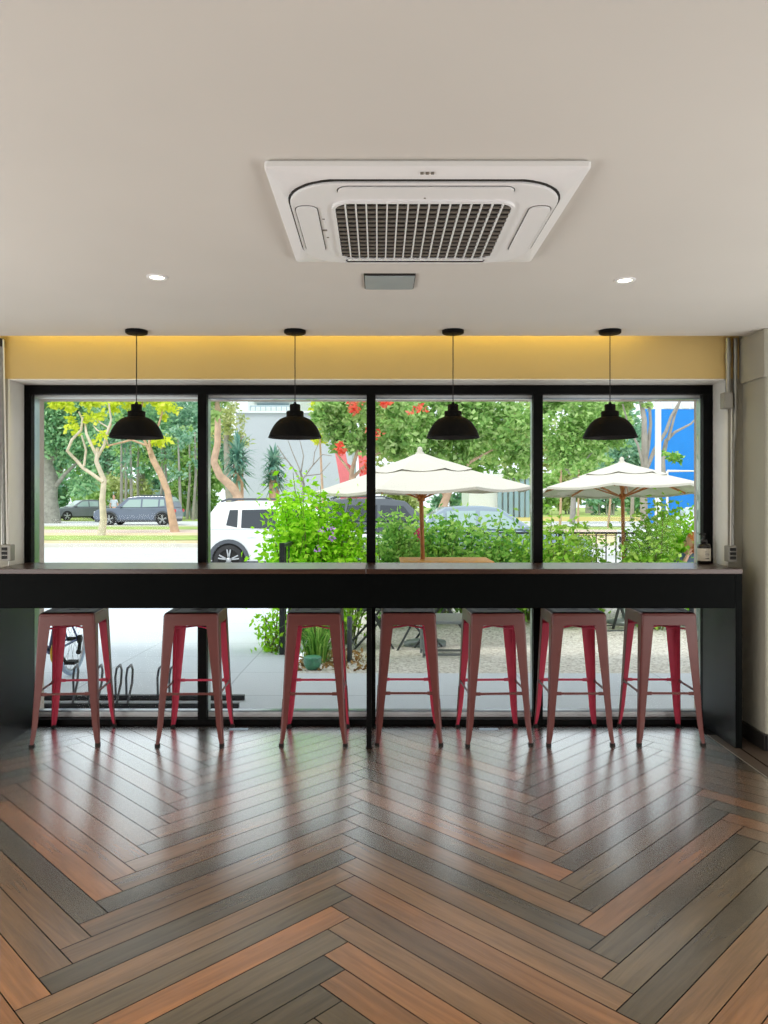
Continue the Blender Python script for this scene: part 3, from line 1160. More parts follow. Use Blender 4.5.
def ground(name, ys, x0, x1, m, left=False, dz=0.0, label=None):
    b = MB()
    vs, fs = [], []
    for y in ys:
        z = gz(y, left) + dz
        xa_, xb_ = (x0(y), x1(y)) if callable(x0) else (x0, x1)
        vs += [(xa_, y, z), (xb_, y, z)]
    for i in range(len(ys) - 1):
        fs.append((2 * i, 2 * i + 1, 2 * i + 3, 2 * i + 2))
    b.add(vs, fs)
    o = b.build(name, m, recalc=False)
    struct(o, label)
    return o


def pave_mat():
    m = mat('pale_paving_slabs', S(214, 221, 228), 0.8)
    nt = m.node_tree
    bs = nt.nodes['Principled BSDF']
    tc = nt.nodes.new('ShaderNodeTexCoord')
    br = nt.nodes.new('ShaderNodeTexBrick')
    br.offset = 0.0
    br.inputs['Scale'].default_value = 1.0
    br.inputs['Brick Width'].default_value = 1.15
    br.inputs['Row Height'].default_value = 0.8
    br.inputs['Mortar Size'].default_value = 0.006
    br.inputs['Color1'].default_value = S(216, 222, 228)
    br.inputs['Color2'].default_value = S(210, 217, 224)
    br.inputs['Mortar'].default_value = S(184, 191, 197)
    nt.links.new(tc.outputs['Object'], br.inputs['Vector'])
    nt.links.new(br.outputs['Color'], bs.inputs['Base Color'])
    return m


M['slabs'] = pave_mat()
ground('pavement', [FRAMEY + .1, 6.36], -12, 12, M['slabs'], label='pale slab pavement outside the window')
ground('driveway', [6.36, 9.5, 13], -12, -.75, M['slabs'], True, label='pale driveway at the left running to the street')
ground('gravel_ground', [6.36, 9.5, 12.2, 13], -.75, 14, M['gravel'], label='pale gravel terrace under the parasols')
ground('street', [13, 26.7], -45, 45, M['street'], label='pale sunlit street')
b = MB()
b.box(-45, 45, 26.7, 27.0, -.3, -.14)
struct(b.build('kerb', M['kerb']))
ground('verge_sand', [27.0, 28.6, 33.4], -45, 45, M['sand'], label='sandy verge beyond the street')
ground('verge_grass', [28.6, 31.4], -45, -6.5, M['grassland'], dz=.012)
ground('verge_path', [33.4, 36], -45, 45, M['pinkpath'])
ground('verge_lawn', [36, 40], -45, 45, M['grassland'])
b = MB()
b.box(-45, 10, 40, 40.4, -.05, .06)
struct(b.build('kerb', M['kerb']))
ground('parking_lane', [40.4, 50], -60, 60, M['street'])
ground('park_ground', [50, 140], -160, 160, M['grassland'])
ground('dry_lawn', [31.4, 62], 6.0, 60, M['drygrass'], dz=.03, label='dry yellow lawn across the street')


# ------------------------------------------------------------------ FOLIAGE TOOLS
RNG = np.random.default_rng(5)


def leaf_object(name, pts, size, m, parent=None, droop=0.3, slim=.5, extra=None):
    """N folded pointed leaves at pts, as one mesh"""
    org = Vector((0, 0, 0))
    q = parent
    while q is not None:
        org = org + q.location
        q = q.parent
    pts = np.asarray(pts, float) - np.array(org)
    n = len(pts)
    d = RNG.normal(size=(n, 3))
    d[:, 2] = d[:, 2] * .7 - droop
    d /= np.linalg.norm(d, axis=1)[:, None]
    a = RNG.normal(size=(n, 3))
    s = np.cross(d, a)
    s /= np.linalg.norm(s, axis=1)[:, None]
    nn = np.cross(d, s)
    L = (size * RNG.uniform(.65, 1.3, n))[:, None]
    w = L * slim * .5
    v = np.stack([pts, pts + d * L * .45 + s * w + nn * w * .35, pts + d * L, pts + d * L * .45 - s * w + nn * w * .35], axis=1).reshape(-1, 3)
    me = bpy.data.meshes.new(name)
    me.vertices.add(4 * n)
    me.vertices.foreach_set('co', v.ravel())
    idx = np.arange(4 * n, dtype=np.int32)
    me.loops.add(4 * n)
    me.loops.foreach_set('vertex_index', idx)
    me.polygons.add(n)
    me.polygons.foreach_set('loop_start', idx[::4].copy())
    me.polygons.foreach_set('loop_total', np.full(n, 4, dtype=np.int32))
    me.update(calc_edges=True)
    me.materials.append(m)
    o = bpy.data.objects.new(name, me)
    C.objects.link(o)
    o.parent = parent
    return o


def lobe_pts(lobes):
    out = []
    for (cx, cy, cz, rx, ry, rz, n) in lobes:
        # a lobe is a handful of twig clumps, not an even ball
        k = max(5, int(n / 45))
        c = RNG.normal(size=(k, 3))
        c /= np.linalg.norm(c, axis=1)[:, None]
        c *= (RNG.uniform(.25, 1.0, k) ** .5)[:, None]
        pick = RNG.integers(0, k, n)
        p = c[pick] + RNG.normal(scale=.17, size=(n, 3))
        out.append(p * np.array([rx, ry, rz]) + np.array([cx, cy, cz]))
    return np.concatenate(out)


def tree(name, label, trunks, lobes, lsize, lmat, bark, group=None, extra=None, base=None, slim=.55):
    """trunks: list of (points, radii); lobes: crown clumps; extra: [(part, lobes, size, material)]"""
    p0 = trunks[0][0][0]
    p0.z = min(p0.z, gz(p0.y) - .04)
    t = thing(name, tuple(base or p0), label, 'tree', group)
    b = MB()
    for pts, rs in trunks:
        b.tube(pts, rs, 9)
    b.build('trunk', bark, t)
    if lobes:
        leaf_object('crown', lobe_pts(lobes), lsize, lmat, t, slim=slim)
    for pn, lb_, sz, mm in (extra or []):
        leaf_object(pn, lobe_pts(lb_), sz, mm, t)
    return t


def px_lobe(px, py, d, rpx, rpy, n, dy=None):
    p = P(px, py, d)
    s = d / FPX
    return (p.x, d, p.z, rpx * s, dy if dy else max(.4, min(rpx, rpy) * s * .8), rpy * s, n)


def px_path(pts, d, r_px, jit=.25):
    rr = random.Random(int(pts[0][0] * 7 + d))
    out = []
    for i, (x, y) in enumerate(pts):
        p = P(x, y, d)
        if i:
            p.y += rr.uniform(-jit, jit)
        out.append(p)
    if len(r_px) != len(pts):
        r_px = [r_px[0] + (r_px[-1] - r_px[0]) * i / (len(pts) - 1) for i in range(len(pts))]
    return out, [r * d / FPX for r in r_px]


# ------------------------------------------------------------------ TREES ACROSS THE STREET
D1 = 31.5
tree('tree', 'pale-barked young tree forking into bent bare limbs at the left of the window',
     [px_path([(101, 538), (102, 520), (104, 500), (103, 480), (98, 462), (97, 448)], D1, [4.2, 3.4, 3.0, 2.6, 2.2, 1.8]),
      px_path([(103, 482), (92, 474), (82, 468), (74, 460), (68, 451), (74, 440), (80, 430), (84, 418)], D1, [1.9, 1.2]),
      px_path([(98, 458), (93, 446), (88, 434), (84, 424), (80, 412)], D1, [1.8, .8]),
      px_path([(84, 466), (86, 450), (84, 436)], D1, [1.2, .9]),
      px_path([(98, 456), (105, 446), (108, 434), (110, 420), (110, 404)], D1, [1.6, .8]),
      px_path([(107, 436), (98, 430), (92, 425)], D1, [.9, .6]),
      px_path([(109, 428), (100, 422), (95, 416)], D1, [.8, .5])],
     [px_lobe(62, 404, D1, 12, 9, 200), px_lobe(80, 398, D1, 20, 8, 300), px_lobe(72, 425, D1, 9, 9, 90), px_lobe(96, 410, D1, 15, 12, 150),
      px_lobe(100, 440, D1, 8, 10, 50)], .22, M['l_yel'], M['bark_pale'], 'verge trees', slim=.7)
D2 = 34.0
tree('tree', 'tan leaning trunk with yellow-green top growing behind the dark blue car',
     [px_path([(175, 528), (171, 510), (167, 492), (160, 474), (152, 460), (148, 448)], D2, [4.6, 3.6, 3.3, 3.2, 3.2, 2.6]),
      px_path([(150, 454), (149, 440), (158, 424), (164, 408)], D2, [1.8, .7]),
      px_path([(149, 450), (142, 436), (140, 416), (144, 400)], D2, [1.6, .7]),
      px_path([(148, 446), (132, 440), (110, 446), (108, 438), (112, 424)], D2, [1.2, .6])],
     [px_lobe(120, 404, D2, 13, 9, 170), px_lobe(146, 402, D2, 20, 10, 300), px_lobe(166, 408, D2, 13, 12, 150), px_lobe(158, 440, D2, 10, 10, 90),
      px_lobe(142, 398, D2, 24, 6, 240)], .24, M['l_yel'], M['bark_tan'], 'verge trees', slim=.7)
D3 = 46.0
tree('tree', 'massive grey-trunked tree with dark crown at the far left',
     [px_path([(52, 522), (51, 500), (50, 478), (47, 462), (48, 452)], D3, [9, 7.5, 6.5, 6, 5]),
      px_path([(49, 470), (42, 456), (38, 440)], D3, [4.5, 2]), px_path([(50, 462), (60, 446), (66, 430)], D3, [4, 1.5]),
      px_path([(56, 486), (66, 474), (78, 462), (88, 452)], D3, [2.4, .9])],
     [px_lobe(50, 425, D3, 28, 34, 3600), px_lobe(78, 440, D3, 20, 22, 1500), px_lobe(60, 410, D3, 30, 18, 1500), px_lobe(82, 478, D3, 16, 18, 600)],
     .34, M['l_dark'], M['bark_dark'], 'background trees')
D4 = 26.0
tree('tree', 'tan sinuous trunk rising above the white car roof',
     [px_path([(246, 524), (238, 498), (230, 486), (220, 476), (215, 462), (217, 444), (219, 428), (217, 410), (216, 392)], D4, [5.2, 4.6, 4.4, 4, 3.7, 3.3, 3.1, 2.8, 2.4])],
     [px_lobe(212, 392, D4, 14, 14, 260), px_lobe(228, 384, D4, 16, 10, 200), px_lobe(214, 416, D4, 7, 12, 70)], .26, M['l_mid'], M['bark_tan'], 'verge trees')
# dense green belt behind
BELT = [
    ('dark green tree behind the dark blue car', 60, 140, 428, 26, 40, 1900, 'l_dark'),
    ('blue-green tree rising behind the leaning tan trunk', 66, 182, 425, 24, 38, 1900, 'l_teal'),
    ('dark tree between the pale-barked tree and the leaning trunk', 72, 108, 432, 26, 40, 1500, 'l_teal'),
    ('mid-green tree low behind the leaning trunk', 56, 196, 462, 20, 26, 1000, 'l_mid'),
]
for lab, d, px, py, rx, ry, n, mm in BELT:
    base = P(px, 500 + CAM_Z * FPX / d, d)
    tree('tree', lab, [([base, P(px + 2, 480, d), P(px - 1, py + 10, d)], [.32, .26, .16]), ([P(px + 1, 478, d), P(px + 9, py, d)], [.14, .06]), ([P(px, 470, d), P(px - 10, py, d)], [.14, .06])],
         [px_lobe(px, py, d, rx, ry, int(n * 1.4)), px_lobe(px - rx * .6, py + 12, d, rx * .6, ry * .6, n // 3), px_lobe(px + rx * .6, py + 8, d, rx * .6, ry * .6, n // 3),
          px_lobe(px, py + ry * .95, d, rx * .9, ry * .4, n // 4)],
         .40, M[mm], M['bark_dark'], 'background trees')
# slender trunks of the grove between the two verge trees
rr = random.Random(3)
for i, px in enumerate((121, 126, 132, 139, 160, 167, 181, 187, 193)):
    d = 52 + rr.uniform(-3, 5)
    base = P(px, 500 + CAM_Z * FPX / d, d)
    top = P(px + rr.uniform(-3, 3), 432 + rr.uniform(-6, 8), d)
    mid = (base + top) / 2 + Vector((rr.uniform(-.15, .15), 0, 0))
    where = ['left of', 'just left of', 'above the bonnet of', 'over the windscreen of', 'behind the boot of', 'right behind', 'just right of', 'some way right of', 'furthest right of'][i]
    tree('slender_tree', 'thin grey grove trunk %s the dark blue car' % where, [([base, mid, top], [.11, .09, .05])],
         [(top.x, d, top.z - .2, .9, .8, 1.0, 150), (top.x, d, top.z - 2.0, .7, .6, .9, 60)], .34, M['l_mid'] if i % 2 else M['l_teal'], M['bark_grey'], 'slender grove trees')
# low undergrowth right behind the dark car
for i, (px, py, d, rx, ry, lab) in enumerate(((130, 490, 60, 26, 12, 'low pale green thicket behind the dark blue car bonnet'), (188, 494, 56, 14, 16, 'low green thicket right of the leaning tan trunk'),
                                              (92, 496, 58, 16, 10, 'low green thicket behind the small dark parked car'))):
    t = thing('thicket', tuple(P(px, 500 + CAM_Z * FPX / d, d)), lab, 'shrub', 'thickets')
    b = MB()
    for q in range(7):
        x = px + rr.uniform(-rx * .6, rx * .6)
        b.tube([P(x, 500 + CAM_Z * FPX / d, d), P(x + rr.uniform(-4, 4), py, d)], [.05, .02], 6)
    b.build('stems', M['bark_dark'], t)
    leaf_object('foliage', lobe_pts([px_lobe(px, py, d, rx, ry, 800, 1.5)]), .4, M['l_pale'] if i == 0 else M['l_mid'], t)

FT = ['behind the massive trunk', 'behind the small dark car', 'behind the pale-barked tree', 'above the dark blue car bonnet', 'above the dark blue car roof', 'behind the dark blue car boot',
      'behind the second mullion', 'left of the larger parasol pole', 'right of the larger parasol pole', 'behind the white columned front', 'behind the third mullion',
      'left under the smaller parasol', 'beside the smaller parasol pole', 'right under the smaller parasol']
for i, px in enumerate((42, 66, 92, 120, 148, 176, 202, 400, 450, 500, 540, 570, 605, 640)):
    d = 70 + (i % 3) * 2.5
    t = thing('thicket', tuple(P(px, 500 + CAM_Z * FPX / d, d)), 'far hazy undergrowth ' + FT[i], 'shrub', 'far undergrowth')
    b = MB()
    for q in range(5):
        x = px + rr.uniform(-10, 10)
        b.tube([P(x, 500 + CAM_Z * FPX / d, d), P(x + rr.uniform(-3, 3), 478, d)], [.09, .03], 6)
    b.build('stems', M['bark_dark'], t)
    leaf_object('foliage', lobe_pts([px_lobe(px, 488, d, 17, 16, 620, 1.2), px_lobe(px, 504, d, 17, 9, 260, 1.2)]), .62, M[['l_teal', 'l_dark', 'l_mid', 'l_pale'][i % 4]], t)
# pale glass fence behind the grove
d = 64
fe = thing('glass_fence', (PXX(150, d), d, 0), 'pale teal glass fence running behind the grove trunks', 'fence')
for q in range(9):
    b = MB()
    xq = PXX(108 + q * 11, d)
    b.box(xq + .03, xq + 11 * d / FPX - .03, d, d + .05, .1, 2.3)
    b.build('fence_panel', M['glassblue'], fe)
for q in range(10):
    b = MB()
    xq = PXX(108 + q * 11, d)
    b.box(xq - .06, xq + .06, d - .06, d + .1, 0, 2.5)
    b.build('post', M['car_slate'], fe)

# spiky rosette plants in front of the grey building
for px, py, d, rad, lab in ((238, 456, 30, 24, 'large blue-green spiky rosette plant above the white car'), (274, 464, 31, 20, 'smaller blue-green spiky rosette plant left of the bright bush')):
    base = P(px, 500 + 1.45 * FPX / d, d)
    cpt = P(px, py + 6, d)
    t = thing('spiky_plant', tuple(base), lab, 'plant', 'spiky rosette plants')
    b = MB()
    b.tube([base, (base + cpt) / 2, cpt], [.28, .22, .2], 9)
    b.build('trunk', M['bark_tan'], t)
    b = MB()
    rs = random.Random(px)
    for q in range(240):
        a, e = rs.uniform(0, 2 * PI), rs.uniform(-.75, 1.45)
        Lq = rad * d / FPX * rs.uniform(.75, 1.1)
        dv = Vector((math.cos(a) * math.cos(e), math.sin(a) * math.cos(e), math.sin(e)))
        o_ = cpt + Vector((0, 0, rs.uniform(-.7, .5)))
        sd = dv.cross(Vector((0, 0, 1)))
        sd = sd.normalized() * .05 if sd.length > .01 else Vector((.05, 0, 0))
        p1 = o_ + dv * Lq * .55
        p2 = o_ + dv * Lq - Vector((0, 0, Lq * .12))
        b.add([o_ - sd, o_ + sd, p1 + sd, p1 - sd, p2], [(0, 1, 2, 3), (3, 2, 4)])
    b.build('leaves', M['l_spike'], t, recalc=False)

# pale olive tree between trunk and grey building, bare branched shrub
d = 40
tree('tree', 'feathery pale olive tree in front of the grey building', [([P(232, 526, d), P(228, 480, d), P(226, 440, d), P(228, 420, d)], [.25, .2, .14, .08]), ([P(227, 450, d), P(244, 436, d)], [.09, .04])],
     [px_lobe(228, 424, d, 20, 18, 480), px_lobe(244, 440, d, 14, 8, 160), px_lobe(222, 402, d, 16, 10, 240)], .30, M['l_pale'], M['bark_grey'], 'background trees', slim=.4)
d = 23
t = tree('bare_tree', 'leafless branching tree behind the bright green bush',
         [px_path([(302, 545), (301, 510), (303, 484), (300, 470)], d, [2.2, 1.6, 1.3, 1.0]), px_path([(303, 486), (294, 470), (284, 456), (278, 446)], d, [1, .4]),
          px_path([(301, 472), (304, 456), (300, 440)], d, [.8, .35]), px_path([(302, 480), (312, 466), (322, 454), (332, 456)], d, [.9, .35]),
          px_path([(313, 465), (314, 452), (318, 444)], d, [.6, .3]), px_path([(300, 470), (292, 452), (288, 440)], d, [.7, .3]),
          px_path([(304, 476), (320, 474), (330, 462)], d, [.7, .3]), px_path([(286, 459), (276, 456)], d, [.5, .25])],
         [], .2, M['l_mid'], M['bark_grey'], 'background trees')

# flame tree with red blossom, big trees behind the parasols
d = 24
tree('flame_tree', 'spreading green tree with red blossom left of the larger parasol',
     [px_path([(352, 548), (346, 510), (350, 490), (352, 470), (358, 450)], d, [3.4, 3, 2.6, 2.2, 1.6]), px_path([(351, 480), (364, 466), (374, 456), (390, 446)], d, [1.8, .7]),
      px_path([(352, 474), (340, 458), (330, 444)], d, [1.5, .6])],
     [px_lobe(352, 432, d, 26, 20, 900), px_lobe(380, 420, d, 30, 22, 900), px_lobe(330, 418, d, 18, 16, 460), px_lobe(398, 448, d, 20, 16, 460), px_lobe(350, 404, d, 30, 10, 500)],
     .24, M['l_mid'], M['bark_tan'], 'background trees',
     [('blossom', [px_lobe(354, 404, d - 1, 11, 8, 90), px_lobe(341, 448, d - 1.2, 4, 10, 60), px_lobe(388, 404, d - 1, 13, 5, 70), px_lobe(364, 466, d - 1.2, 4, 9, 30), px_lobe(372, 432, d - 1, 9, 12, 40), px_lobe(420, 410, d - 1, 14, 6, 30)], .17, M['l_red'])])
tree('tree', 'yellow-leaved slender tree right of the second pendant lamp', [px_path([(326, 540), (322, 480), (320, 440), (318, 416)], 28, [1.5, 1.2, .9, .6])],
     [px_lobe(318, 410, 28, 10, 12, 230), px_lobe(322, 434, 28, 10, 10, 170)], .24, M['l_yel'], M['bark_tan'], 'background trees')
d = 27
tree('tree', 'broad green tree behind the larger white parasol',
     [px_path([(440, 540), (442, 508), (450, 488), (452, 470), (456, 452)], d, [5, 4.2, 3.6, 3, 2]), px_path([(448, 500), (438, 484), (430, 466)], d, [2.6, 1]), px_path([(450, 480), (470, 462), (492, 450)], d, [2.4, .9])],
     [px_lobe(420, 432, d, 34, 30, 1900), px_lobe(462, 424, d, 38, 28, 1900), px_lobe(505, 430, d, 32, 30, 1600), px_lobe(440, 458, d, 36, 16, 900), px_lobe(520, 462, d, 20, 16, 500), px_lobe(470, 400, d, 50, 10, 800)],
     .24, M['l_mid'], M['bark_tan'], 'background trees')
d = 44
tree('tree', 'light green tree seen over the smaller white parasol',
     [px_path([(572, 528), (574, 490), (578, 460)], d, [3, 2.4, 1.6]), px_path([(575, 480), (560, 462), (552, 450)], d, [1.3, .6]), px_path([(576, 470), (592, 452)], d, [1.3, .6])],
     [px_lobe(560, 430, d, 26, 30, 1300), px_lobe(588, 420, d, 28, 24, 1200), px_lobe(575, 456, d, 24, 20, 700), px_lobe(616, 424, d, 18, 22, 600), px_lobe(556, 404, d, 24, 12, 500)],
     .36, M['l_mid'], M['bark_grey'], 'background trees')
d = 54
tree('tree', 'bluish green tree low left of the white pole', [px_path([(632, 520), (632, 480), (634, 460)], d, [2, 1.6, 1])],
     [px_lobe(630, 455, d, 20, 18, 900), px_lobe(612, 470, d, 18, 14, 600), px_lobe(640, 440, d, 10, 16, 300)], .42, M['l_teal'], M['bark_grey'], 'background trees')
d = 30
tree('tree', 'pale grey tree of several bare limbs beside the white pole',
     [px_path([(645, 530), (645, 490), (645, 462), (644, 440), (643, 420), (641, 396), (640, 380)], d, [4, 3.6, 3.4, 3, 2.6, 2, 1.2]),
      px_path([(645, 464), (650, 446), (651, 424), (649, 404), (650, 384)], d, [2.2, 1]), px_path([(646, 470), (656, 450), (664, 432), (672, 416), (680, 398), (686, 384)], d, [2.2, .9]),
      px_path([(644, 470), (636, 446), (630, 424), (622, 404)], d, [1.5, .7]), px_path([(664, 496), (664, 460), (668, 440), (676, 432), (690, 424), (700, 414)], d, [3, 2.6, 2, 1.4, 1, .7]),
      px_path([(668, 440), (676, 414), (684, 396)], d, [1.6, .7])],
     [px_lobe(646, 400, d, 18, 8, 160), px_lobe(622, 404, d, 14, 12, 260)], .24, M['l_mid'], M['bark_grey'], 'background trees',
     [('leaf_spray', [px_lobe(672, 454, d - 1, 13, 6, 150)], .22, M['l_hedge'])])
d = 38
for px, rp, lab in ((560, 1.3, 'thin pale trunk at the left under the smaller parasol'), (578, 1.1, 'second thin pale trunk under the smaller parasol'), (608, 1.2, 'third thin pale trunk under the smaller parasol, by its pole')):
    tree('slender_tree', lab, [px_path([(px, 526), (px + 1, 500), (px, 470)], d, [rp, rp * .8])], [px_lobe(px, 468, d, 8, 10, 90)], .3, M['l_mid'], M['bark_tan'], 'thin trunks across the street')

# far wall of trees that closes the view
rr = random.Random(8)
FAR = [(20, 425, 'far hazy tree behind the massive left trunk'), (58, 418, 'far tree above the parked black cars'), (98, 418, 'far tree behind the pale-barked tree'),
       (160, 410, 'far tall tree behind the leaning trunk'), (205, 420, 'far tree behind the second mullion'), (400, 415, 'far tree left behind the larger parasol'),
       (470, 415, 'far tree right behind the larger parasol'), (530, 425, 'far tree behind the third mullion'), (590, 425, 'far tree behind the smaller parasol'), (625, 420, 'far tree left of the white pole')]
for px, py, lab in FAR:
    d = 85 + rr.uniform(-6, 10)
    base = P(px, 500 + CAM_Z * FPX / d, d)
    tree('tree', lab, [([base, P(px + 1, 470, d), P(px, py, d)], [.5, .4, .2])],
         [px_lobe(px, py, d, 24, 34, 1000), px_lobe(px - 12, py + 28, d, 22, 26, 550), px_lobe(px + 12, py + 34, d, 22, 26, 550)], .8,
         M[rr.choice(['l_teal', 'l_mid', 'l_teal', 'l_pale'])], M['bark_grey'], 'far trees')

# ------------------------------------------------------------------ BUILDINGS, SCULPTURE, POLE
d = 52
bd = thing('grey_building', (PXX(292, d), d, 0), 'plain pale grey building behind the bare tree', 'building')
b = MB()
b.box(PXX(236, d), PXX(352, d), d, d + 10, 0, PZ(413, d))
b.build('wall', M['greywall'], bd)
b = MB()
b.box(PXX(235, d), PXX(353, d), d - .15, d + 10, PZ(413, d), PZ(411, d))
b.build('parapet', M['whitewall'], bd)
b = MB()
for q in range(8):
    xq = PXX(250 + q * 5.2, d)
    b.bar((xq, d + .1, PZ(411, d)), (xq, d + .1, PZ(406, d)), .05, .05)
b.bar((PXX(250, d), d + .1, PZ(406, d)), (PXX(290, d), d + .1, PZ(406, d)), .06, .06)
b.build('railing', M['winblue'], bd)
d = 75
bd = thing('apartment_block', (PXX(272, d), d, 0), 'white apartment block with balconies rising over the grey building', 'building')
b = MB()
b.box(PXX(248, d), PXX(300, d), d, d + 12, 0, PZ(372, d))
b.build('wall', M['whitewall'], bd)
for q in range(3):
    b = MB()
    z = PZ(412 - 12 * q, d)
    b.box(PXX(254, d), PXX(292, d), d - 1.2, d, z - .2, z + .1)
    b.box(PXX(254, d), PXX(292, d), d - 1.25, d - 1.15, z, z + .5)
    b.build('balcony', M['whitewall'], bd)
    b = MB()
    b.box(PXX(257, d), PXX(289, d), d - .04, d + .1, z + .15, z + .85)
    b.build('window', M['winblue'], bd)
d = 60
bd = thing('white_pavilion', (PXX(512, d), d, 0), 'white columned front seen below the right edge of the larger parasol', 'building')
b = MB()
b.box(PXX(470, d), PXX(531, d), d + .6, d + 6, 0, PZ(478, d))
b.box(PXX(470, d), PXX(531, d), d, d + 6, PZ(478, d), PZ(474, d))
b.build('wall', M['whitewall'], bd)
for q in range(6):
    b = MB()
    xq = PXX(500 + q * 5.6, d)
    b.box(xq - .14, xq + .14, d + .1, d + .4, 0, PZ(478, d))
    b.build('column', M['winblue'], bd)

d = 36
bw = thing('blue_hoarding', (PXX(680, d), d, 0), 'bright blue wall beyond the smaller parasol at the right', 'building')
b = MB()
b.box(PXX(644, d), PXX(760, d), d, d + .3, 0, PZ(409, d))
b.build('wall', M['bluewall'], bw)
b = MB()
for q in range(7):
    b.box(PXX(664 + q * 9, d), PXX(671 + q * 9, d), d - .05, d + .1, PZ(408, d), PZ(403, d))
b.box(PXX(660, d), PXX(760, d), d, d + .3, PZ(409, d), PZ(408, d))
b.build('white_trim', M['whitewall'], bw)
b = MB()
z1, z2 = PZ(471, d - .4), PZ(480, d - .4)
b.tube([(PXX(664, d), d - .4, z1), (PXX(696, d), d - .4, z1), (PXX(697, d), d - .4, z2 - 2.2)], .06, 8)
b.tube([(PXX(664, d), d - .4, z1), (PXX(664, d), d - .4, 0)], .06, 8)
b.build('handrail', M['white_paint'], bw)

d = 20
pl = thing('lamp_post', (PXX(658, d), d, gz(d)), 'tall white post right of the pale grey tree', 'post')
b = MB()
b.tube([(PXX(658, d), d, gz(d)), (PXX(658, d), d, 2.2), (PXX(658.5, d), d, 7.5)], [.085, .08, .07], 14)
b.build('shaft', M['white_paint'], pl)
b = MB()
b.lathe([(.12, 0), (.12, .5), (.1, .56), (.0001, .56)], (PXX(658, d), d, gz(d)), 14)
b.build('base_sleeve', M['white_paint'], pl)
b = MB()
b.tube([(PXX(658.5, d), d, 7.4), (PXX(640, d), d - .5, 7.7)], [.05, .04], 10)
b.box(PXX(625, d), PXX(641, d), d - .65, d - .38, 7.62, 7.75)
b.build('lamp_head', M['white_paint'], pl)

d = 30
sc = thing('red_sculpture', (PXX(350, d), d, gz(d)), 'pinkish red leaning steel sculpture behind the flame tree', 'sculpture')


def plate(pix, d0, th, m, name, parent):
    b_ = MB()
    b_.prism([(PXX(x, d0), PZ(y, d0)) for x, y in pix], d0 - th / 2, d0 + th / 2, axis='y', m=0)
    return b_.build(name, m, parent)


zb_ = 500 + (CAM_Z - gz(d)) * FPX / d
plate([(332, 434), (341, 428), (350, 478), (353, zb_), (342, zb_), (340, 480)], d, .5, M['redsteel'], 'leaning_blade', sc)
plate([(346, 462), (354, 468), (352, 482), (350, 480)], d + .3, .3, M['redsteel'], 'small_fin', sc)
plate([(345, 490), (370, 488), (372, zb_), (346, zb_)], d + .9, .8, M['redsteel'], 'base_block', sc)
plate([(358, 450), (366, 446), (368, 488), (360, 488)], d + .7, .4, M['redsteel'], 'rear_blade', sc)


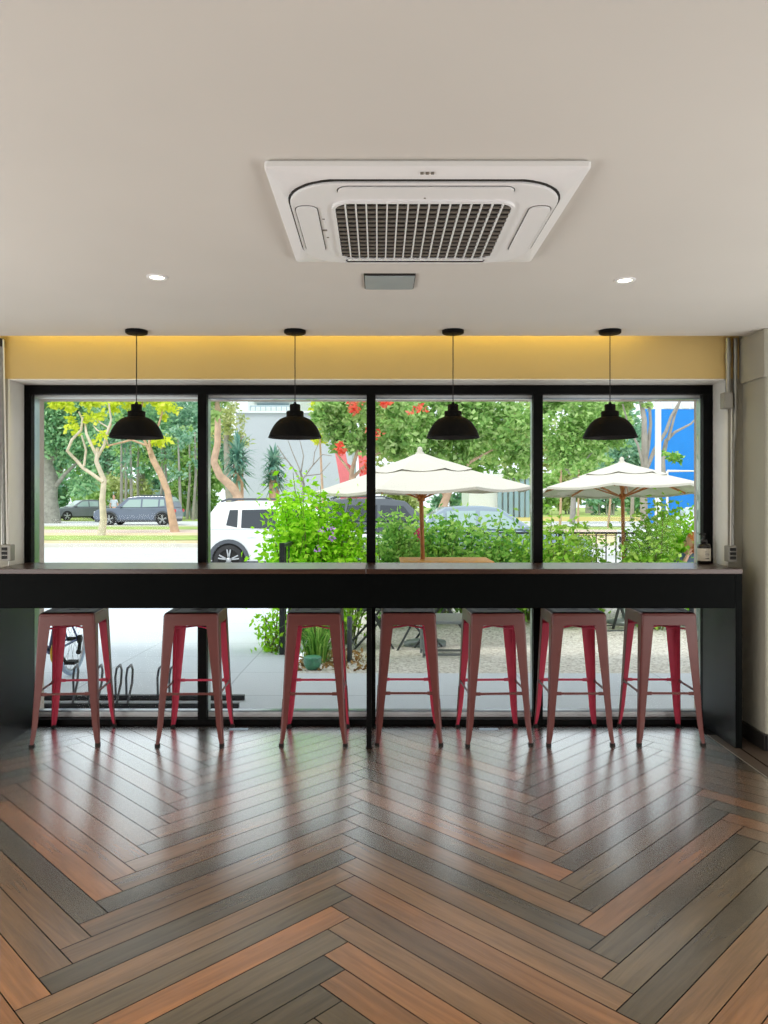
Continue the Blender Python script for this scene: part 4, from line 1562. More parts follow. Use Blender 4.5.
# ------------------------------------------------------------------ CARS
def car(name, label, loc, rot, Lc, Wc, H, paint, kind='suv', glass='carglass', clad=True, rails=True, group=None):
    t = thing(name, (0, 0, 0), label, 'car', group)
    hw = Wc / 2
    if kind == 'suv':
        bz, belt, hood = .30, H * .60, H * .58
        prof = [(.01, bz + .08), (.03, bz), (.97, bz), (1.0, bz + .1), (1.0, .62), (.985, hood * .83), (.95, hood * .93), (.84, hood), (.72, belt), (.30, belt + .01), (.02, belt + .02), (.0, belt * .8), (.0, .5)]
        cab = [(.015, belt + .02), (.035, H * .80), (.085, H * .975), (.20, H), (.46, H), (.585, H * .955), (.735, belt)]
        wins = [[(.135, belt + .12), (.195, belt + .07), (.195, H * .88), (.15, H * .88)], [(.215, belt + .06), (.405, belt + .03), (.405, H * .89), (.215, H * .88)], [(.425, belt + .03), (.655, belt + .03), (.575, H * .87), (.425, H * .885)]]
        wx, wr = (.155, .80), .345
        ws, rs_ = (5, 6), (1, 2)
    else:
        bz, belt, hood = .26, H * .64, H * .62
        prof = [(.01, bz + .1), (.03, bz), (.97, bz), (1.0, bz + .1), (1.0, .58), (.985, hood * .80), (.93, hood * .92), (.80, hood * .985), (.70, belt), (.30, belt + .01), (.15, belt + .02), (.01, belt - .01), (.0, .62)]
        cab = [(.13, belt + .02), (.20, H * .86), (.27, H * .98), (.36, H), (.46, H), (.54, H * .97), (.72, belt)]
        wins = [[(.205, belt + .05), (.265, belt + .04), (.265, H * .90), (.24, H * .87)], [(.28, belt + .04), (.425, belt + .03), (.425, H * .93), (.28, H * .92)], [(.445, belt + .03), (.665, belt + .03), (.545, H * .91), (.445, H * .93)]]
        wx, wr = (.19, .81), .32
        ws, rs_ = (5, 6), (0, 1)
    X = lambda f: (f - .5) * Lc
    b = MB()
    cx = sum(p[0] for p in prof) / len(prof)
    cz = sum(p[1] for p in prof) / len(prof)
    rings = []
    for y, s in ((-hw, .965), (-hw + .05, .99), (-hw + .14, 1.0), (hw - .14, 1.0), (hw - .05, .99), (hw, .965)):
        rings.append([(X(cx + (fx - cx) * s), y, cz + (z - cz) * s) for fx, z in prof])
    b.loft(rings, 0, False)
    tilt = .30
    yy = lambda z, off=0: hw - .07 - (z - belt) * tilt + off
    ring_r = [(X(fx), -yy(z), z) for fx, z in cab]
    ring_l = [(X(fx), yy(z), z) for fx, z in cab]
    b.loft([ring_r, ring_l], 0, False)
    b.build('body', paint, t, bevel=.035, seg=3)
    for sgn in (-1, 1):
        for w in wins:
            g = MB()
            q = [(X(fx), sgn * yy(z, .012), z) for fx, z in w] + [(X(fx), sgn * yy(z, -.03), z) for fx, z in w]
            g.add(q, [(0, 1, 2, 3), (7, 6, 5, 4), (0, 4, 5, 1), (1, 5, 6, 2), (2, 6, 7, 3), (3, 7, 4, 0)])
            g.build('side_window', M[glass], t, bevel=.01)
        g = MB()
        fx = .52 if kind == 'suv' else .50
        for f_ in (.25, fx):
            g.bar((X(f_), sgn * (hw + .005), belt - .13), (X(f_ + .045), sgn * (hw + .005), belt - .13), .03, .03)
        g.build('door_handle', paint, t)
        g = MB()
        g.blob((X(.66), sgn * (hw + .02), belt + .07), (.07, .10, .07), 0, 10, 6)
        g.build('mirror', paint, t)
        if rails:
            g = MB()
            zr = H + .045
            yr = hw - .30
            g.tube([(X(.10), sgn * yr, H - .01), (X(.14), sgn * yr, zr), (X(.45), sgn * yr, zr), (X(.50), sgn * yr, H - .02)], .022, 8)
            g.build('roof_rail', M['cladding'], t)
        g = MB()
        g.box(X(.0) - .012, X(.035), sgn * (hw - .03) - .16, sgn * (hw - .03) + .02 if sgn > 0 else sgn * (hw - .03) + .14, belt * .74, belt * .92)
        g.build('tail_light', M['redlamp'], t, bevel=.02)
        g = MB()
        g.box(X(.945), X(.99) + .01, sgn * (hw - .2) - .15, sgn * (hw - .2) + .15, hood * .68, hood * .84)
        g.build('headlight', M['clearlamp'], t, bevel=.02)
        for f_ in wx:
            wl = MB()
            yo = sgn * (hw - .07)
            xw = X(f_)
            wl.lathe([(wr * .68, -.11), (wr * .95, -.10), (wr, -.06), (wr, .06), (wr * .95, .10), (wr * .68, .11)], (xw, yo, wr), 28, 0, 'y')
            wheel = wl.build('wheel', M['tyre'], t)
            rm = MB()
            rm.lathe([(wr * .70, -.09), (wr * .70, .09)], (xw, yo, wr), 28, 0, 'y')
            rm.lathe([(.0001, .076 * sgn), (wr * .7, .076 * sgn)], (xw, yo, wr), 28, 1, 'y')
            yf = yo + sgn * .095
            for k_ in range(5):
                a = 2 * PI * k_ / 5 + .3
                for da in (-.16, .16):
                    rm.bar((xw + .03 * math.cos(a), yf, wr + .03 * math.sin(a)), (xw + wr * .69 * math.cos(a + da), yf, wr + wr * .69 * math.sin(a + da)), .03, .035, 0, up=(0, 1, 0))
            rm.lathe([(.0001, .12 * sgn), (.05, .115 * sgn), (.06, .08 * sgn)], (xw, yo, wr), 14, 0, 'y')
            rm.build('rim', [M['rim'], M['darkslot']], wheel)
            ar = MB()
            poly = [(xw + (wr + .115) * math.cos(a), wr + (wr + .115) * math.sin(a)) for a in [PI * i / 14 for i in range(15)]]
            poly += [(xw + (wr + .03) * math.cos(a), wr + (wr + .03) * math.sin(a)) for a in [PI - PI * i / 14 for i in range(15)]]
            ar.prism(poly, sgn * (hw - .05), sgn * (hw + .045), axis='y', m=0)
            dd = [(xw + (wr + .03) * math.cos(2 * PI * i / 24), max(.2, wr + (wr + .03) * math.sin(2 * PI * i / 24))) for i in range(24)]
            ar.prism(dd, sgn * (hw - .12), sgn * (hw + .001), axis='y', m=1)
            ar.build('wheel_arch', [M['cladding'] if clad else paint, M['darkslot']], t)
    for nm, (i0, i1), mg in (('windscreen', ws, .10), ('rear_window', rs_, .12)):
        (f0, z0), (f1, z1) = cab[i0], cab[i1]
        g = MB()
        q = []
        outw = .014 if nm == 'windscreen' else -.014
        for dd in (outw, -outw):
            for tpar, sg in ((.08, -1), (.08, 1), (.92, 1), (.92, -1)):
                fx, z = f0 + (f1 - f0) * tpar, z0 + (z1 - z0) * tpar
                q.append((X(fx) + dd, sg * (yy(z) - mg), z + .006))
        g.add(q, [(0, 1, 2, 3), (7, 6, 5, 4), (0, 4, 5, 1), (1, 5, 6, 2), (2, 6, 7, 3), (3, 7, 4, 0)])
        g.build(nm, M[glass], t)
    g = MB()
    g.box(X(.02), X(.98), -hw + .02, hw - .02, .2, bz + .1)
    g.build('lower_cladding', M['cladding'] if clad else M['darkslot'], t, bevel=.03)
    g = MB()
    g.box(X(1.0) - .02, X(1.0) + .012, -hw * .55, hw * .55, .42, .60)
    g.build('front_grille', M['darkslot'], t, bevel=.01)
    t.location = loc
    t.rotation_euler = (0, 0, math.radians(rot))
    return t


d = 17.0
wh = car('suv', 'white boxy car with dark roof rails parked left of the bright bush', (PXX(199.5, d) + 2.12, d + .9, -.285), 0, 4.24, 1.80, 1.66, M['car_white'], 'suv', group='parked cars')
# pale rear light cluster of the white car
d = 41.5
car('suv', 'dark blue car parked across the street behind the thin verge trees', (PXX(134, d), d + .9, 0), 180, 4.5, 1.82, 1.62, M['car_navy'], 'suv', 'carglass_clear', group='parked cars')
d = 52
car('car', 'small dark car with red tail light parked beside the massive trunk', (PXX(76, d), d + .9, 0), 222, 4.1, 1.75, 1.42, M['car_grey'], 'sedan', 'carglass_clear', rails=False, clad=False, group='parked cars')
d = 60
car('car', 'pale car parked furthest away, beyond the small dark car', (PXX(84, d), d + .9, 0), 180, 4.4, 1.75, 1.45, M['car_white'], 'sedan', 'carglass_clear', rails=False, clad=False, group='parked cars')
d = 17.2
car('car', 'slate blue saloon car behind the hedge under the larger parasol', (PXX(492, d), d + .9, -.285), 0, 4.6, 1.80, 1.55, M['car_slate'], 'sedan', 'carglass_clear', rails=False, clad=False, group='parked cars')
d = 21.5
car('suv', 'charcoal car half hidden between the white car and the slate saloon', (PXX(392, d), d + .9, -.27), 0, 4.4, 1.82, 1.72, M['car_dark'], 'suv', group='parked cars')
d = 21.0
car('car', 'pale silver car partly hidden by the shrubs at the far right', (PXX(715, d), d + .9, -.27), 180, 4.4, 1.78, 1.50, M['car_white'], 'sedan', 'carglass_clear', rails=False, clad=False, group='parked cars')


# ------------------------------------------------------------------ PARASOLS
def parasol(label, px, d, R, zr, za, tx, ty):
    base = Vector((PXX(px, d), d, gz(d)))
    t = thing('parasol', tuple(base), label, 'parasol', 'white market parasols')
    x, y = base.x, base.y
    N = 8
    off = PI / 8

    def ring(f, z, sag):
        out = []
        for i in range(N * 4):
            a = off + 2 * PI * i / (N * 4)
            ph = (i % 4) / 4.0
            k = math.cos(PI / N) / math.cos((ph - .5) * 2 * PI / N)
            s_ = math.sin(PI * ph)
            out.append((x + R * f * k / math.cos(PI / N) * math.cos(a) * (1 - .02 * s_), y + R * f * k / math.cos(PI / N) * math.sin(a) * (1 - .02 * s_), z - sag * s_))
        return out
    zf = lambda f: za - (za - zr) * (f ** .97)
    c = MB()
    c.loft([ring(f, zf(f), .035 * f) for f in (.32, .5, .66, .82, 1.0)] + [ring(1.0, zr - .03, .035)], 0, False, cap=False)
    co = c.build('canopy', M['canvas'], t)
    md = co.modifiers.new('thickness', 'SOLIDIFY')
    md.thickness = .003
    c = MB()
    c.loft([ring(.02, za + .035, 0), ring(.16, zf(.16) + .03, .004), ring(.32, zf(.32) + .03, .01), ring(.48, zf(.48) + .022, .03)], 0, False, cap=False)
    vo = c.build('vent_cap', M['canvas'], t)
    md = vo.modifiers.new('thickness', 'SOLIDIFY')
    md.thickness = .003
    c = MB()
    c.lathe([(.0001, za + .11), (.022, za + .10), (.034, za + .075), (.03, za + .05), (.05, za + .035), (.05, za + .015), (.0001, za + .01)], (x, y, 0), 18)
    c.build('finial', M['canvas'], t)
    c = MB()
    c.tube([(x, y, gz(d) + .05), (x, y, za + .02)], .026, 14)
    c.build('pole', M['pole'], t)
    for i in range(N):
        a = off + 2 * PI * i / N
        r = MB()
        dv = Vector((math.cos(a), math.sin(a), 0))
        p0 = Vector((x, y, za - .05)) + dv * .04
        p1 = Vector((x, y, zr - .02)) + dv * R * .985
        r.bar(p0, p1, .018, .024)
        hub = Vector((x, y, zr - .10)) + dv * .04
        r.bar(hub, p0 + (p1 - p0) * .55, .014, .018)
        r.build('rib', M['pole'], t)
    c = MB()
    c.lathe([(.045, zr - .14), (.045, zr - .06), (.028, zr - .06)], (x, y, 0), 16)
    c.build('slider_hub', M['pole'], t)
    c = MB()
    z = gz(d)
    c.lathe([(.0001, z), (.25, z), (.25, z + .05), (.06, z + .08), (.045, z + .09), (.045, z + .32), (.027, z + .33)], (x, y, 0), 28)
    c.build('base', M['metal_table'], t)
    for ch in t.children:      # lean canopy about the pole foot
        pass
    t.rotation_euler = (math.radians(tx), math.radians(ty), 0)
    return t


parasol('larger white parasol over the orange wooden table', 425, 9.0, 1.215, 1.525, 1.925, 0, -1.5)
parasol('smaller white parasol at the right above the iron railing', 625, 10.9, 1.20, 1.555, 1.925, -3.5, 0)

# ------------------------------------------------------------------ TERRACE FURNITURE
d = 9.0
tb = thing('wooden_table', (PXX(442, d), d + .02, gz(9)), 'orange wooden slatted table under the larger parasol', 'table')
x0, x1 = PXX(399, 9.3), PXX(486, 9.3)
for q in range(6):
    b = MB()
    y0 = 8.62 + q * .117
    b.box(x0, x1, y0, y0 + .105, .672, .70)
    b.build('slat', M['wood'], tb, bevel=.004)
b = MB()
b.box(x0 + .06, x1 - .06, 8.66, 8.69, .60, .672)
b.box(x0 + .06, x1 - .06, 9.26, 9.29, .60, .672)
b.box(x0 + .06, x0 + .09, 8.69, 9.26, .60, .672)
b.box(x1 - .09, x1 - .06, 8.69, 9.26, .60, .672)
b.build('apron', M['wood'], tb)
for sy in (8.70, 9.25):
    for xa_, xb_ in ((x0 + .16, x1 - .16), (x1 - .16, x0 + .16)):
        b = MB()
        b.bar((xa_, sy + (.02 if xa_ < xb_ else 0), gz(sy)), (xb_, sy + (.02 if xa_ < xb_ else 0), .66), .022, .034, up=(0, 1, 0))
        b.build('leg', M['folding'], tb, bevel=.003)


def folding_chair(label, cx, cy, rot, seat_h=.45):
    z0 = gz(cy)
    t = thing('folding_chair', (cx, cy, z0), label, 'chair', 'dark folding chairs')
    for sx in (-1, 1):
        for a, bb in (((-.24, 0), (.20, seat_h + .02)), ((.24, 0), (-.22, .86))):
            b = MB()
            xx = sx * (.2 if a[0] < 0 else .175)
            b.bar((cx + a[0], cy + xx, z0 + a[1]), (cx + bb[0], cy + xx, z0 + bb[1]), .022, .034, up=(0, 1, 0))
            b.build('leg', M['folding'], t, bevel=.003)
    b = MB()
    for q in range(6):
        xq = cx - .18 + q * .07
        b.box(xq, xq + .055, cy - .2, cy + .2, z0 + seat_h, z0 + seat_h + .016)
    b.build('seat', M['folding'], t, bevel=.003)
    b = MB()
    for q in range(3):
        zq = z0 + .62 + q * .085
        xq = cx - .22 * (zq - z0 - .45) / .41 * .9 - .03
        b.box(xq - .012, xq + .004, cy - .19, cy + .19, zq, zq + .06)
    b.build('backrest', M['folding'], t, bevel=.003)
    b = MB()
    b.tube([(cx + .2, cy - .18, z0 + .06), (cx + .2, cy + .18, z0 + .06)], .008, 8)
    b.tube([(cx - .2, cy - .2, z0 + .06), (cx - .2, cy + .2, z0 + .06)], .008, 8)
    b.build('crossbar', M['folding'], t)
    for o in t.children:
        o.location = (0, 0, 0)
    t.rotation_euler = (0, 0, math.radians(rot))
    return t


folding_chair('dark folding chair left of the thin black support post', PXX(371, 8.75), 8.75, 8)
folding_chair('dark folding chair seen between the legs of the stool right of the post', PXX(420, 8.5), 8.55, 172)
folding_chair('dark folding chair seen between the two rightmost stools', PXX(607, 10.3), 10.2, 100)
d = 7.9
lt = thing('low_table', (PXX(446, d), d, gz(d)), 'low grey metal table on the gravel between the fourth and fifth stool', 'table')
lx0, lx1 = PXX(421, 7.75), PXX(468, 7.75)
zt_ = PZ(619, 7.75)
b = MB()
b.box(lx0, lx1, 7.6, 8.15, zt_ - .03, zt_)
b.build('tabletop', M['metal_table'], lt, bevel=.005)
for sx in (lx0 + .02, lx1 - .02):
    for sy in (7.64, 8.11):
        b = MB()
        b.bar((sx, sy, gz(sy)), (sx, sy, zt_ - .03), .022, .022)
        b.build('leg', M['metal_table'], lt)
b = MB()
b.bar((lx0 + .02, 7.64, gz(7.64) + .03), (lx1 - .02, 7.64, gz(7.64) + .03), .022, .022)
b.bar((lx0 + .02, 8.11, gz(8.11) + .03), (lx1 - .02, 8.11, gz(8.11) + .03), .022, .022)
b.build('foot_rail', M['metal_table'], lt)

d = 7.23
po = thing('bollard', (PXX(349.5, d), d, gz(d)), 'short grey bollard on the gravel left of the support post', 'bollard')
b = MB()
b.lathe([(.0001, gz(d)), (.024, gz(d)), (.024, .285), (.018, .292), (.0001, .293)], (PXX(349.5, d), d, 0), 18)
b.build('post', M['cladding'], po)
b = MB()
b.lathe([(.05, gz(d)), (.05, gz(d) + .008), (.024, gz(d) + .012)], (PXX(349.5, d), d, 0), 18)
b.build('base_plate', M['cladding'], po)
d = 6.62
gp = thing('garden_pot', (PXX(312.5, d), d, gz(d)), 'squat round green pot on the edge of the gravel', 'pot')
b = MB()
b.lathe([(.0001, 0), (.04, 0), (.062, .018), (.076, .05), (.078, .08), (.072, .10)], (PXX(312.5, d), d, gz(d)), 24)
b.build('bowl', M['greenpot'], gp)
b = MB()
b.lathe([(.079, .098), (.080, .104), (.076, .112), (.05, .118), (.0001, .12)], (PXX(312.5, d), d, gz(d)), 24)
b.build('lid', M['greenpot'], gp)

# iron railing round the terrace
fn = thing('iron_railing', (1.6, 11.6, gz(11.6)), 'black iron railing with uprights behind the shrubs', 'railing')
FX0, FX1, FY0, FY1 = -.92, 6.5, 7.3, 11.9


def zrail(y):
    return PZ(533, 11.9) if y > 11 else PZ(546, 7.3) + (PZ(533, 11.9) - PZ(546, 7.3)) * (y - 7.3) / 4.6


for px_, py_ in ((FX0, FY0), (FX0, 9.6), (FX0, FY1), (1.0, FY1), (2.85, FY1), (4.7, FY1), (6.5, FY1)):
    b = MB()
    b.box(px_ - .025, px_ + .025, py_ - .025, py_ + .025, gz(py_), zrail(py_) + .03)
    b.build('post', M['fence'], fn)
b = MB()
b.bar((FX0, FY0, zrail(FY0)), (FX0, FY1, zrail(FY1)), .04, .03)
b.bar((FX0, FY1, zrail(FY1)), (FX1, FY1, zrail(FY1)), .04, .03)
b.build('top_rail', M['fence'], fn)
b = MB()
b.bar((FX0, FY0, gz(FY0) + .12), (FX0, 9.5, gz(9.5) + .12), .03, .02)
b.bar((FX0, 9.5, gz(9.5) + .12), (FX0, FY1, gz(FY1) + .12), .03, .02)
b.bar((FX0, FY1, gz(FY1) + .12), (FX1, FY1, gz(FY1) + .12), .03, .02)
b.build('bottom_rail', M['fence'], fn)
nb = 0
xq = FX0 + .15
while xq < FX1 and nb < 60:
    b = MB()
    b.bar((xq, FY1, gz(FY1) + .12), (xq, FY1, zrail(FY1)), .016, .016)
    b.build('baluster', M['fence'], fn)
    xq += .155
    nb += 1
yq = FY0 + .25
while yq < FY1:
    b = MB()
    b.bar((FX0, yq, gz(yq) + .12), (FX0, yq, zrail(yq)), .016, .016)
    b.build('baluster', M['fence'], fn)
    yq += .30


# ------------------------------------------------------------------ SHRUBS
def shrub(label, cx, cy, z0, rx, ry, h, nst, nleaf, size, lmat, group='terrace shrubs', flowers=None, seed=1, low=.1, slim=.5, spread=1.0):
    t = thing('shrub', (cx, cy, z0), label, 'shrub', group)
    rs = random.Random(seed)
    b = MB()
    pts = []
    for i in range(nst):
        a = rs.uniform(0, 2 * PI)
        rad = math.sqrt(rs.uniform(0, 1))
        p0 = Vector((cx + .25 * rx * rad * math.cos(a), cy + .25 * ry * rad * math.sin(a), z0))
        hh = h * rs.uniform(.55, 1.0) * (1 - .35 * rad * rad)
        p3 = Vector((cx + rx * rad * math.cos(a) * spread, cy + ry * rad * math.sin(a), z0 + hh))
        p1 = p0.lerp(p3, .4) + Vector((rs.uniform(-.05, .05), rs.uniform(-.05, .05), hh * .12))
        p2 = p0.lerp(p3, .75) + Vector((rs.uniform(-.05, .05), rs.uniform(-.05, .05), hh * .08))
        path = [p0, p1, p2, p3]
        b.tube(path, [.012, .009, .006, .003], 5)
        k = nleaf // nst
        for q in range(k):
            f = low + (1 - low) * rs.random() ** .8
            s = min(2, int(f * 3))
            p = path[s].lerp(path[s + 1], f * 3 - s)
            sp = size * 1.3
            pts.append((p.x + rs.gauss(0, sp), p.y + rs.gauss(0, sp), p.z + rs.gauss(0, sp * .8)))
    b.build('stems', M['twig'], t)
    leaf_object('foliage', pts, size, lmat, t, slim=slim)
    if flowers:
        fp, fs_, fm = flowers
        q = []
        for p in fp:
            for i in range(9):
                q.append((p[0] + rs.gauss(0, fs_ * .5), p[1] + rs.gauss(0, fs_ * .5), p[2] + rs.gauss(0, fs_ * .5)))
        leaf_object('flowers', q, fs_, fm, t, slim=.9)
    return t


vf = [P(330, 527, 7.75), P(333, 538, 7.75), P(318, 548, 7.8), P(322, 530, 7.75)]
shrub('tall bright green shrub with tiny violet flowers in the second window pane', PXX(311, 8.35), 8.35, gz(8.35), .58, .55, 2.08, 64, 6800, .085, M['l_bright'], flowers=(vf, .035, M['l_violet']), seed=4, low=.22)
shrub('bright green leafy sprout at the driveway edge beside the thin railing post', PXX(272, 7.45), 7.5, gz(7.5), .18, .22, .55, 12, 330, .06, M['l_bright'], seed=6, low=.1)
shrub('yellow-green shrub right of the tall bright shrub', PXX(348, 9.3), 9.3, gz(9.3), .40, .4, 1.22, 18, 900, .07, M['l_hedge_y'], seed=7)
HEDGE = [
    (388, 10.6, .45, 1.79, 2000, 'l_hedge', 'green shrub just right of the centre mullion'),
    (412, 11.2, .45, 1.62, 1800, 'l_hedge_y', 'light green shrub left of the larger parasol pole'),
    (440, 11.0, .5, 1.76, 2200, 'l_hedge', 'green shrub right of the larger parasol pole'),
    (468, 11.3, .45, 1.59, 1800, 'l_hedge', 'green shrub in front of the saloon car rear door'),
    (500, 11.0, .5, 1.66, 2200, 'l_hedge', 'green shrub in front of the saloon car front door'),
    (526, 11.2, .4, 1.56, 1600, 'l_hedge_y', 'light green shrub left of the third mullion'),
    (560, 10.6, .5, 1.70, 2200, 'l_hedge_y', 'light green shrub just right of the third mullion'),
    (588, 11.3, .34, 1.30, 900, 'l_hedge_y', 'light green shrub left of the smaller parasol pole'),
    (656, 10.4, .42, 1.82, 2600, 'l_hedge_y', 'tall light green shrub right of the smaller parasol pole'),
    (676, 11.45, .34, 1.99, 2000, 'l_bright', 'bright green shrub beside the seated person'),
]
for i, (px, d, rx, hh, n, mm, lab) in enumerate(HEDGE):
    fl = None
    if i == 1:
        fl = ([P(420, 528, 10.5), P(419, 533, 10.5), P(420, 538, 10.5)], .05, M['l_pink'])
    shrub(lab, PXX(px, d), d, gz(d), rx, .4, hh, 26, n, .095, M[mm], seed=20 + i, flowers=fl)
# strap-leaved clump behind the third stool
d = 7.25
t = thing('grass_clump', (PXX(317, d), d, gz(d)), 'strap-leaved green clump behind the squat green pot', 'plant')
b = MB()
rs = random.Random(9)
for q in range(150):
    a = rs.uniform(0, 2 * PI)
    r0 = rs.uniform(0, .13)
    o_ = Vector((PXX(317, d) + r0 * math.cos(a), d + r0 * math.sin(a), gz(d)))
    Lq = rs.uniform(.22, .48)
    dv = Vector((math.cos(a), math.sin(a), 0))
    sd = Vector((-math.sin(a), math.cos(a), 0)) * .007
    k_ = rs.uniform(.25, .6)
    p1 = o_ + Vector((0, 0, Lq * .6)) + dv * Lq * k_ * .35
    p2 = o_ + Vector((0, 0, Lq * .8)) + dv * Lq * k_ * .8
    p3 = o_ + Vector((0, 0, Lq * .72)) + dv * Lq * k_ * 1.2
    b.add([o_ - sd, o_ + sd, p1 + sd, p1 - sd, p2 + sd * .8, p2 - sd * .8, p3], [(0, 1, 2, 3), (3, 2, 4, 5), (5, 4, 6)])
b.build('blades', M['l_hedge'], t, recalc=False)
pts = []
rs = random.Random(10)
for q in range(420):
    x, y = rs.uniform(-.75, -.1), rs.uniform(6.5, 8.2)
    pts.append((x, y, gz(y) + .012))
fl = leaf_object('fallen_leaves', pts, .055, M['l_dead'], None, droop=0.0)
fl['kind'] = 'stuff'
tag(fl, 'brown fallen leaves scattered on the gravel around the bollard', 'leaves')

# ------------------------------------------------------------------ BICYCLE AND RACK
rk = thing('bicycle_rack', (-1.7, 5.35, gz(5.35)), 'low rack of grey steel hoops on black bars outside at left', 'rack')
z0 = gz(5.35)
for yb in (5.25, 5.47):
    b = MB()
    b.box(-2.75, -.96, yb - .02, yb + .02, z0, z0 + .035)
    b.build('base_bar', M['rackbar'], rk, bevel=.004)
for px in (74, 90, 98, 117, 128, 160, 172):
    b = MB()
    xh = PXX(px, 5.35)
    b.tube([(xh - .05, 5.47, z0 + .03), (xh - .05, 5.46, z0 + .16), (xh - .03, 5.43, z0 + .235), (xh + .02, 5.36, z0 + .275), (xh + .05, 5.30, z0 + .25), (xh + .055, 5.27, z0 + .17), (xh + .03, 5.25, z0 + .03)], .0085, 8)
    b.build('hoop', M['hoop'], rk)

bk = thing('bicycle', (-2.54, 5.8, gz(5.8)), 'bicycle with pale tyres and blue frame parked behind the leftmost stool', 'bicycle')
xw = -2.54
zc = .245
for yw in (6.32, 5.32):
    b = MB()
    r = .275
    b.tube([(xw, yw + r * math.cos(2 * PI * i / 36), zc + r * math.sin(2 * PI * i / 36)) for i in range(36)], .019, 8, closed=True)
    wv = b.build('tyre', M['whitetyre'], bk)
    b = MB()
    b.tube([(xw, yw + .25 * math.cos(2 * PI * i / 36), zc + .25 * math.sin(2 * PI * i / 36)) for i in range(36)], .009, 6, closed=True)
    b.build('rim', M['rim'], wv)
    b = MB()
    for i in range(18):
        a = 2 * PI * i / 18
        b.tube([(xw + (.02 if i % 2 else -.02), yw, zc), (xw, yw + .25 * math.cos(a), zc + .25 * math.sin(a))], .0014, 4)
    b.build('spokes', M['hoop'], wv)
    b = MB()
    b.lathe([(.0001, -.045), (.018, -.045), (.018, .045), (.0001, .045)], (xw, yw, zc), 14, 0, 'x')
    b.build('hub', M['darkslot'], wv)
b = MB()
bb_ = (xw, 5.88, .22)
seat = (xw, 6.06, .62)
head = (xw, 5.46, .66)
b.tube([bb_, seat], .016, 8)
b.tube([seat, head], .015, 8)
b.tube([bb_, (xw, 5.45, .58)], .018, 8)
for s_ in (-.045, .045):
    b.tube([(xw + s_ * .4, 5.88, .22), (xw + s_, 6.32, zc)], .009, 6)
    b.tube([(xw + s_ * .4, 6.05, .60), (xw + s_, 6.32, zc)], .008, 6)
    b.tube([(xw + s_, 5.42, .52), (xw + s_, 5.32, zc)], .010, 6)
b.tube([(xw - .045, 5.42, .52), (xw + .045, 5.42, .52)], .012, 6)
b.tube([(xw, 5.42, .52), (xw, 5.47, .78)], .015, 8)
b.build('frame', M['blueframe'], bk)
b = MB()
b.lathe([(.05, -.012), (.085, -.012), (.09, 0), (.085, .012), (.05, .012)], (xw + .05, 5.88, .22), 24, 0, 'x')
b.lathe([(.0001, -.006), (.05, -.006), (.05, .006), (.0001, .006)], (xw + .05, 5.88, .22), 24, 1, 'x')
b.build('chain_guard', [M['yellow'], M['blueframe']], bk)
for s_ in (-1, 1):
    b = MB()
    b.bar((xw + s_ * .075, 5.88, .22), (xw + s_ * .075, 5.88 + s_ * .12, .22 - s_ * .10), .014, .02)
    b.box(xw + s_ * .12 - .04, xw + s_ * .12 + .04, 5.88 + s_ * .12 - .045, 5.88 + s_ * .12 + .045, .22 - s_ * .10 - .012, .22 - s_ * .10 + .012)
    b.build('pedal_crank', M['darkslot'], bk)
b = MB()
b.lathe([(.0001, -.012), (.035, -.012), (.035, .012), (.0001, .012)], (xw + .06, 6.32, zc), 16, 0, 'x')
b.bar((xw + .065, 6.32, zc), (xw + .065, 6.29, zc - .09), .02, .03)
b.blob((xw + .065, 6.28, zc - .10), .022, 0, 10, 6)
b.build('derailleur', M['darkslot'], bk)
b = MB()
b.loft([[(xw + w * x_, y_, z_) for x_ in (-1, 1)] + [(xw + w * x_, y_, z_ - .03) for x_ in (1, -1)] for w, y_, z_ in ((.02, 5.96, .74), (.035, 6.02, .745), (.075, 6.12, .75), (.08, 6.2, .755), (.05, 6.22, .75))])
b.tube([seat, (xw, 6.10, .73)], .012, 8)
b.build('saddle', M['darkslot'], bk, bevel=.01)
b = MB()
b.tube([(xw - .28, 5.56, .80), (xw - .12, 5.48, .79), (xw, 5.47, .78), (xw + .12, 5.48, .79), (xw + .28, 5.56, .80)], .011, 8)
b.build('handlebar', M['darkslot'], bk)


# ------------------------------------------------------------------ PEOPLE
def skin_body(name, joints, edges, radii, m, parent, sub=2):
    org = Vector(parent.location) if parent else Vector((0, 0, 0))
    keys = list(joints)
    me = bpy.data.meshes.new(name + '_tmp')
    me.from_pydata([tuple(Vector(joints[k]) - org) for k in keys], [(keys.index(a), keys.index(b_)) for a, b_ in edges], [])
    o = bpy.data.objects.new(name + '_tmp', me)
    C.objects.link(o)
    sk = o.modifiers.new('skin', 'SKIN')
    sk.use_smooth_shade = True
    ss = o.modifiers.new('sub', 'SUBSURF')
    ss.levels = ss.render_levels = sub
    for i, k in enumerate(keys):
        r = radii[k]
        me.skin_vertices[0].data[i].radius = (r, r) if not isinstance(r, tuple) else r
        me.skin_vertices[0].data[i].use_root = (i == 0)
    dg = bpy.context.evaluated_depsgraph_get()
    new = bpy.data.meshes.new_from_object(o.evaluated_get(dg))
    new.name = name
    bpy.data.objects.remove(o)
    new.materials.clear()
    new.materials.append(m)
    for p in new.polygons:
        p.use_smooth = True
    r = bpy.data.objects.new(name, new)
    C.objects.link(r)
    r.parent = parent
    return r


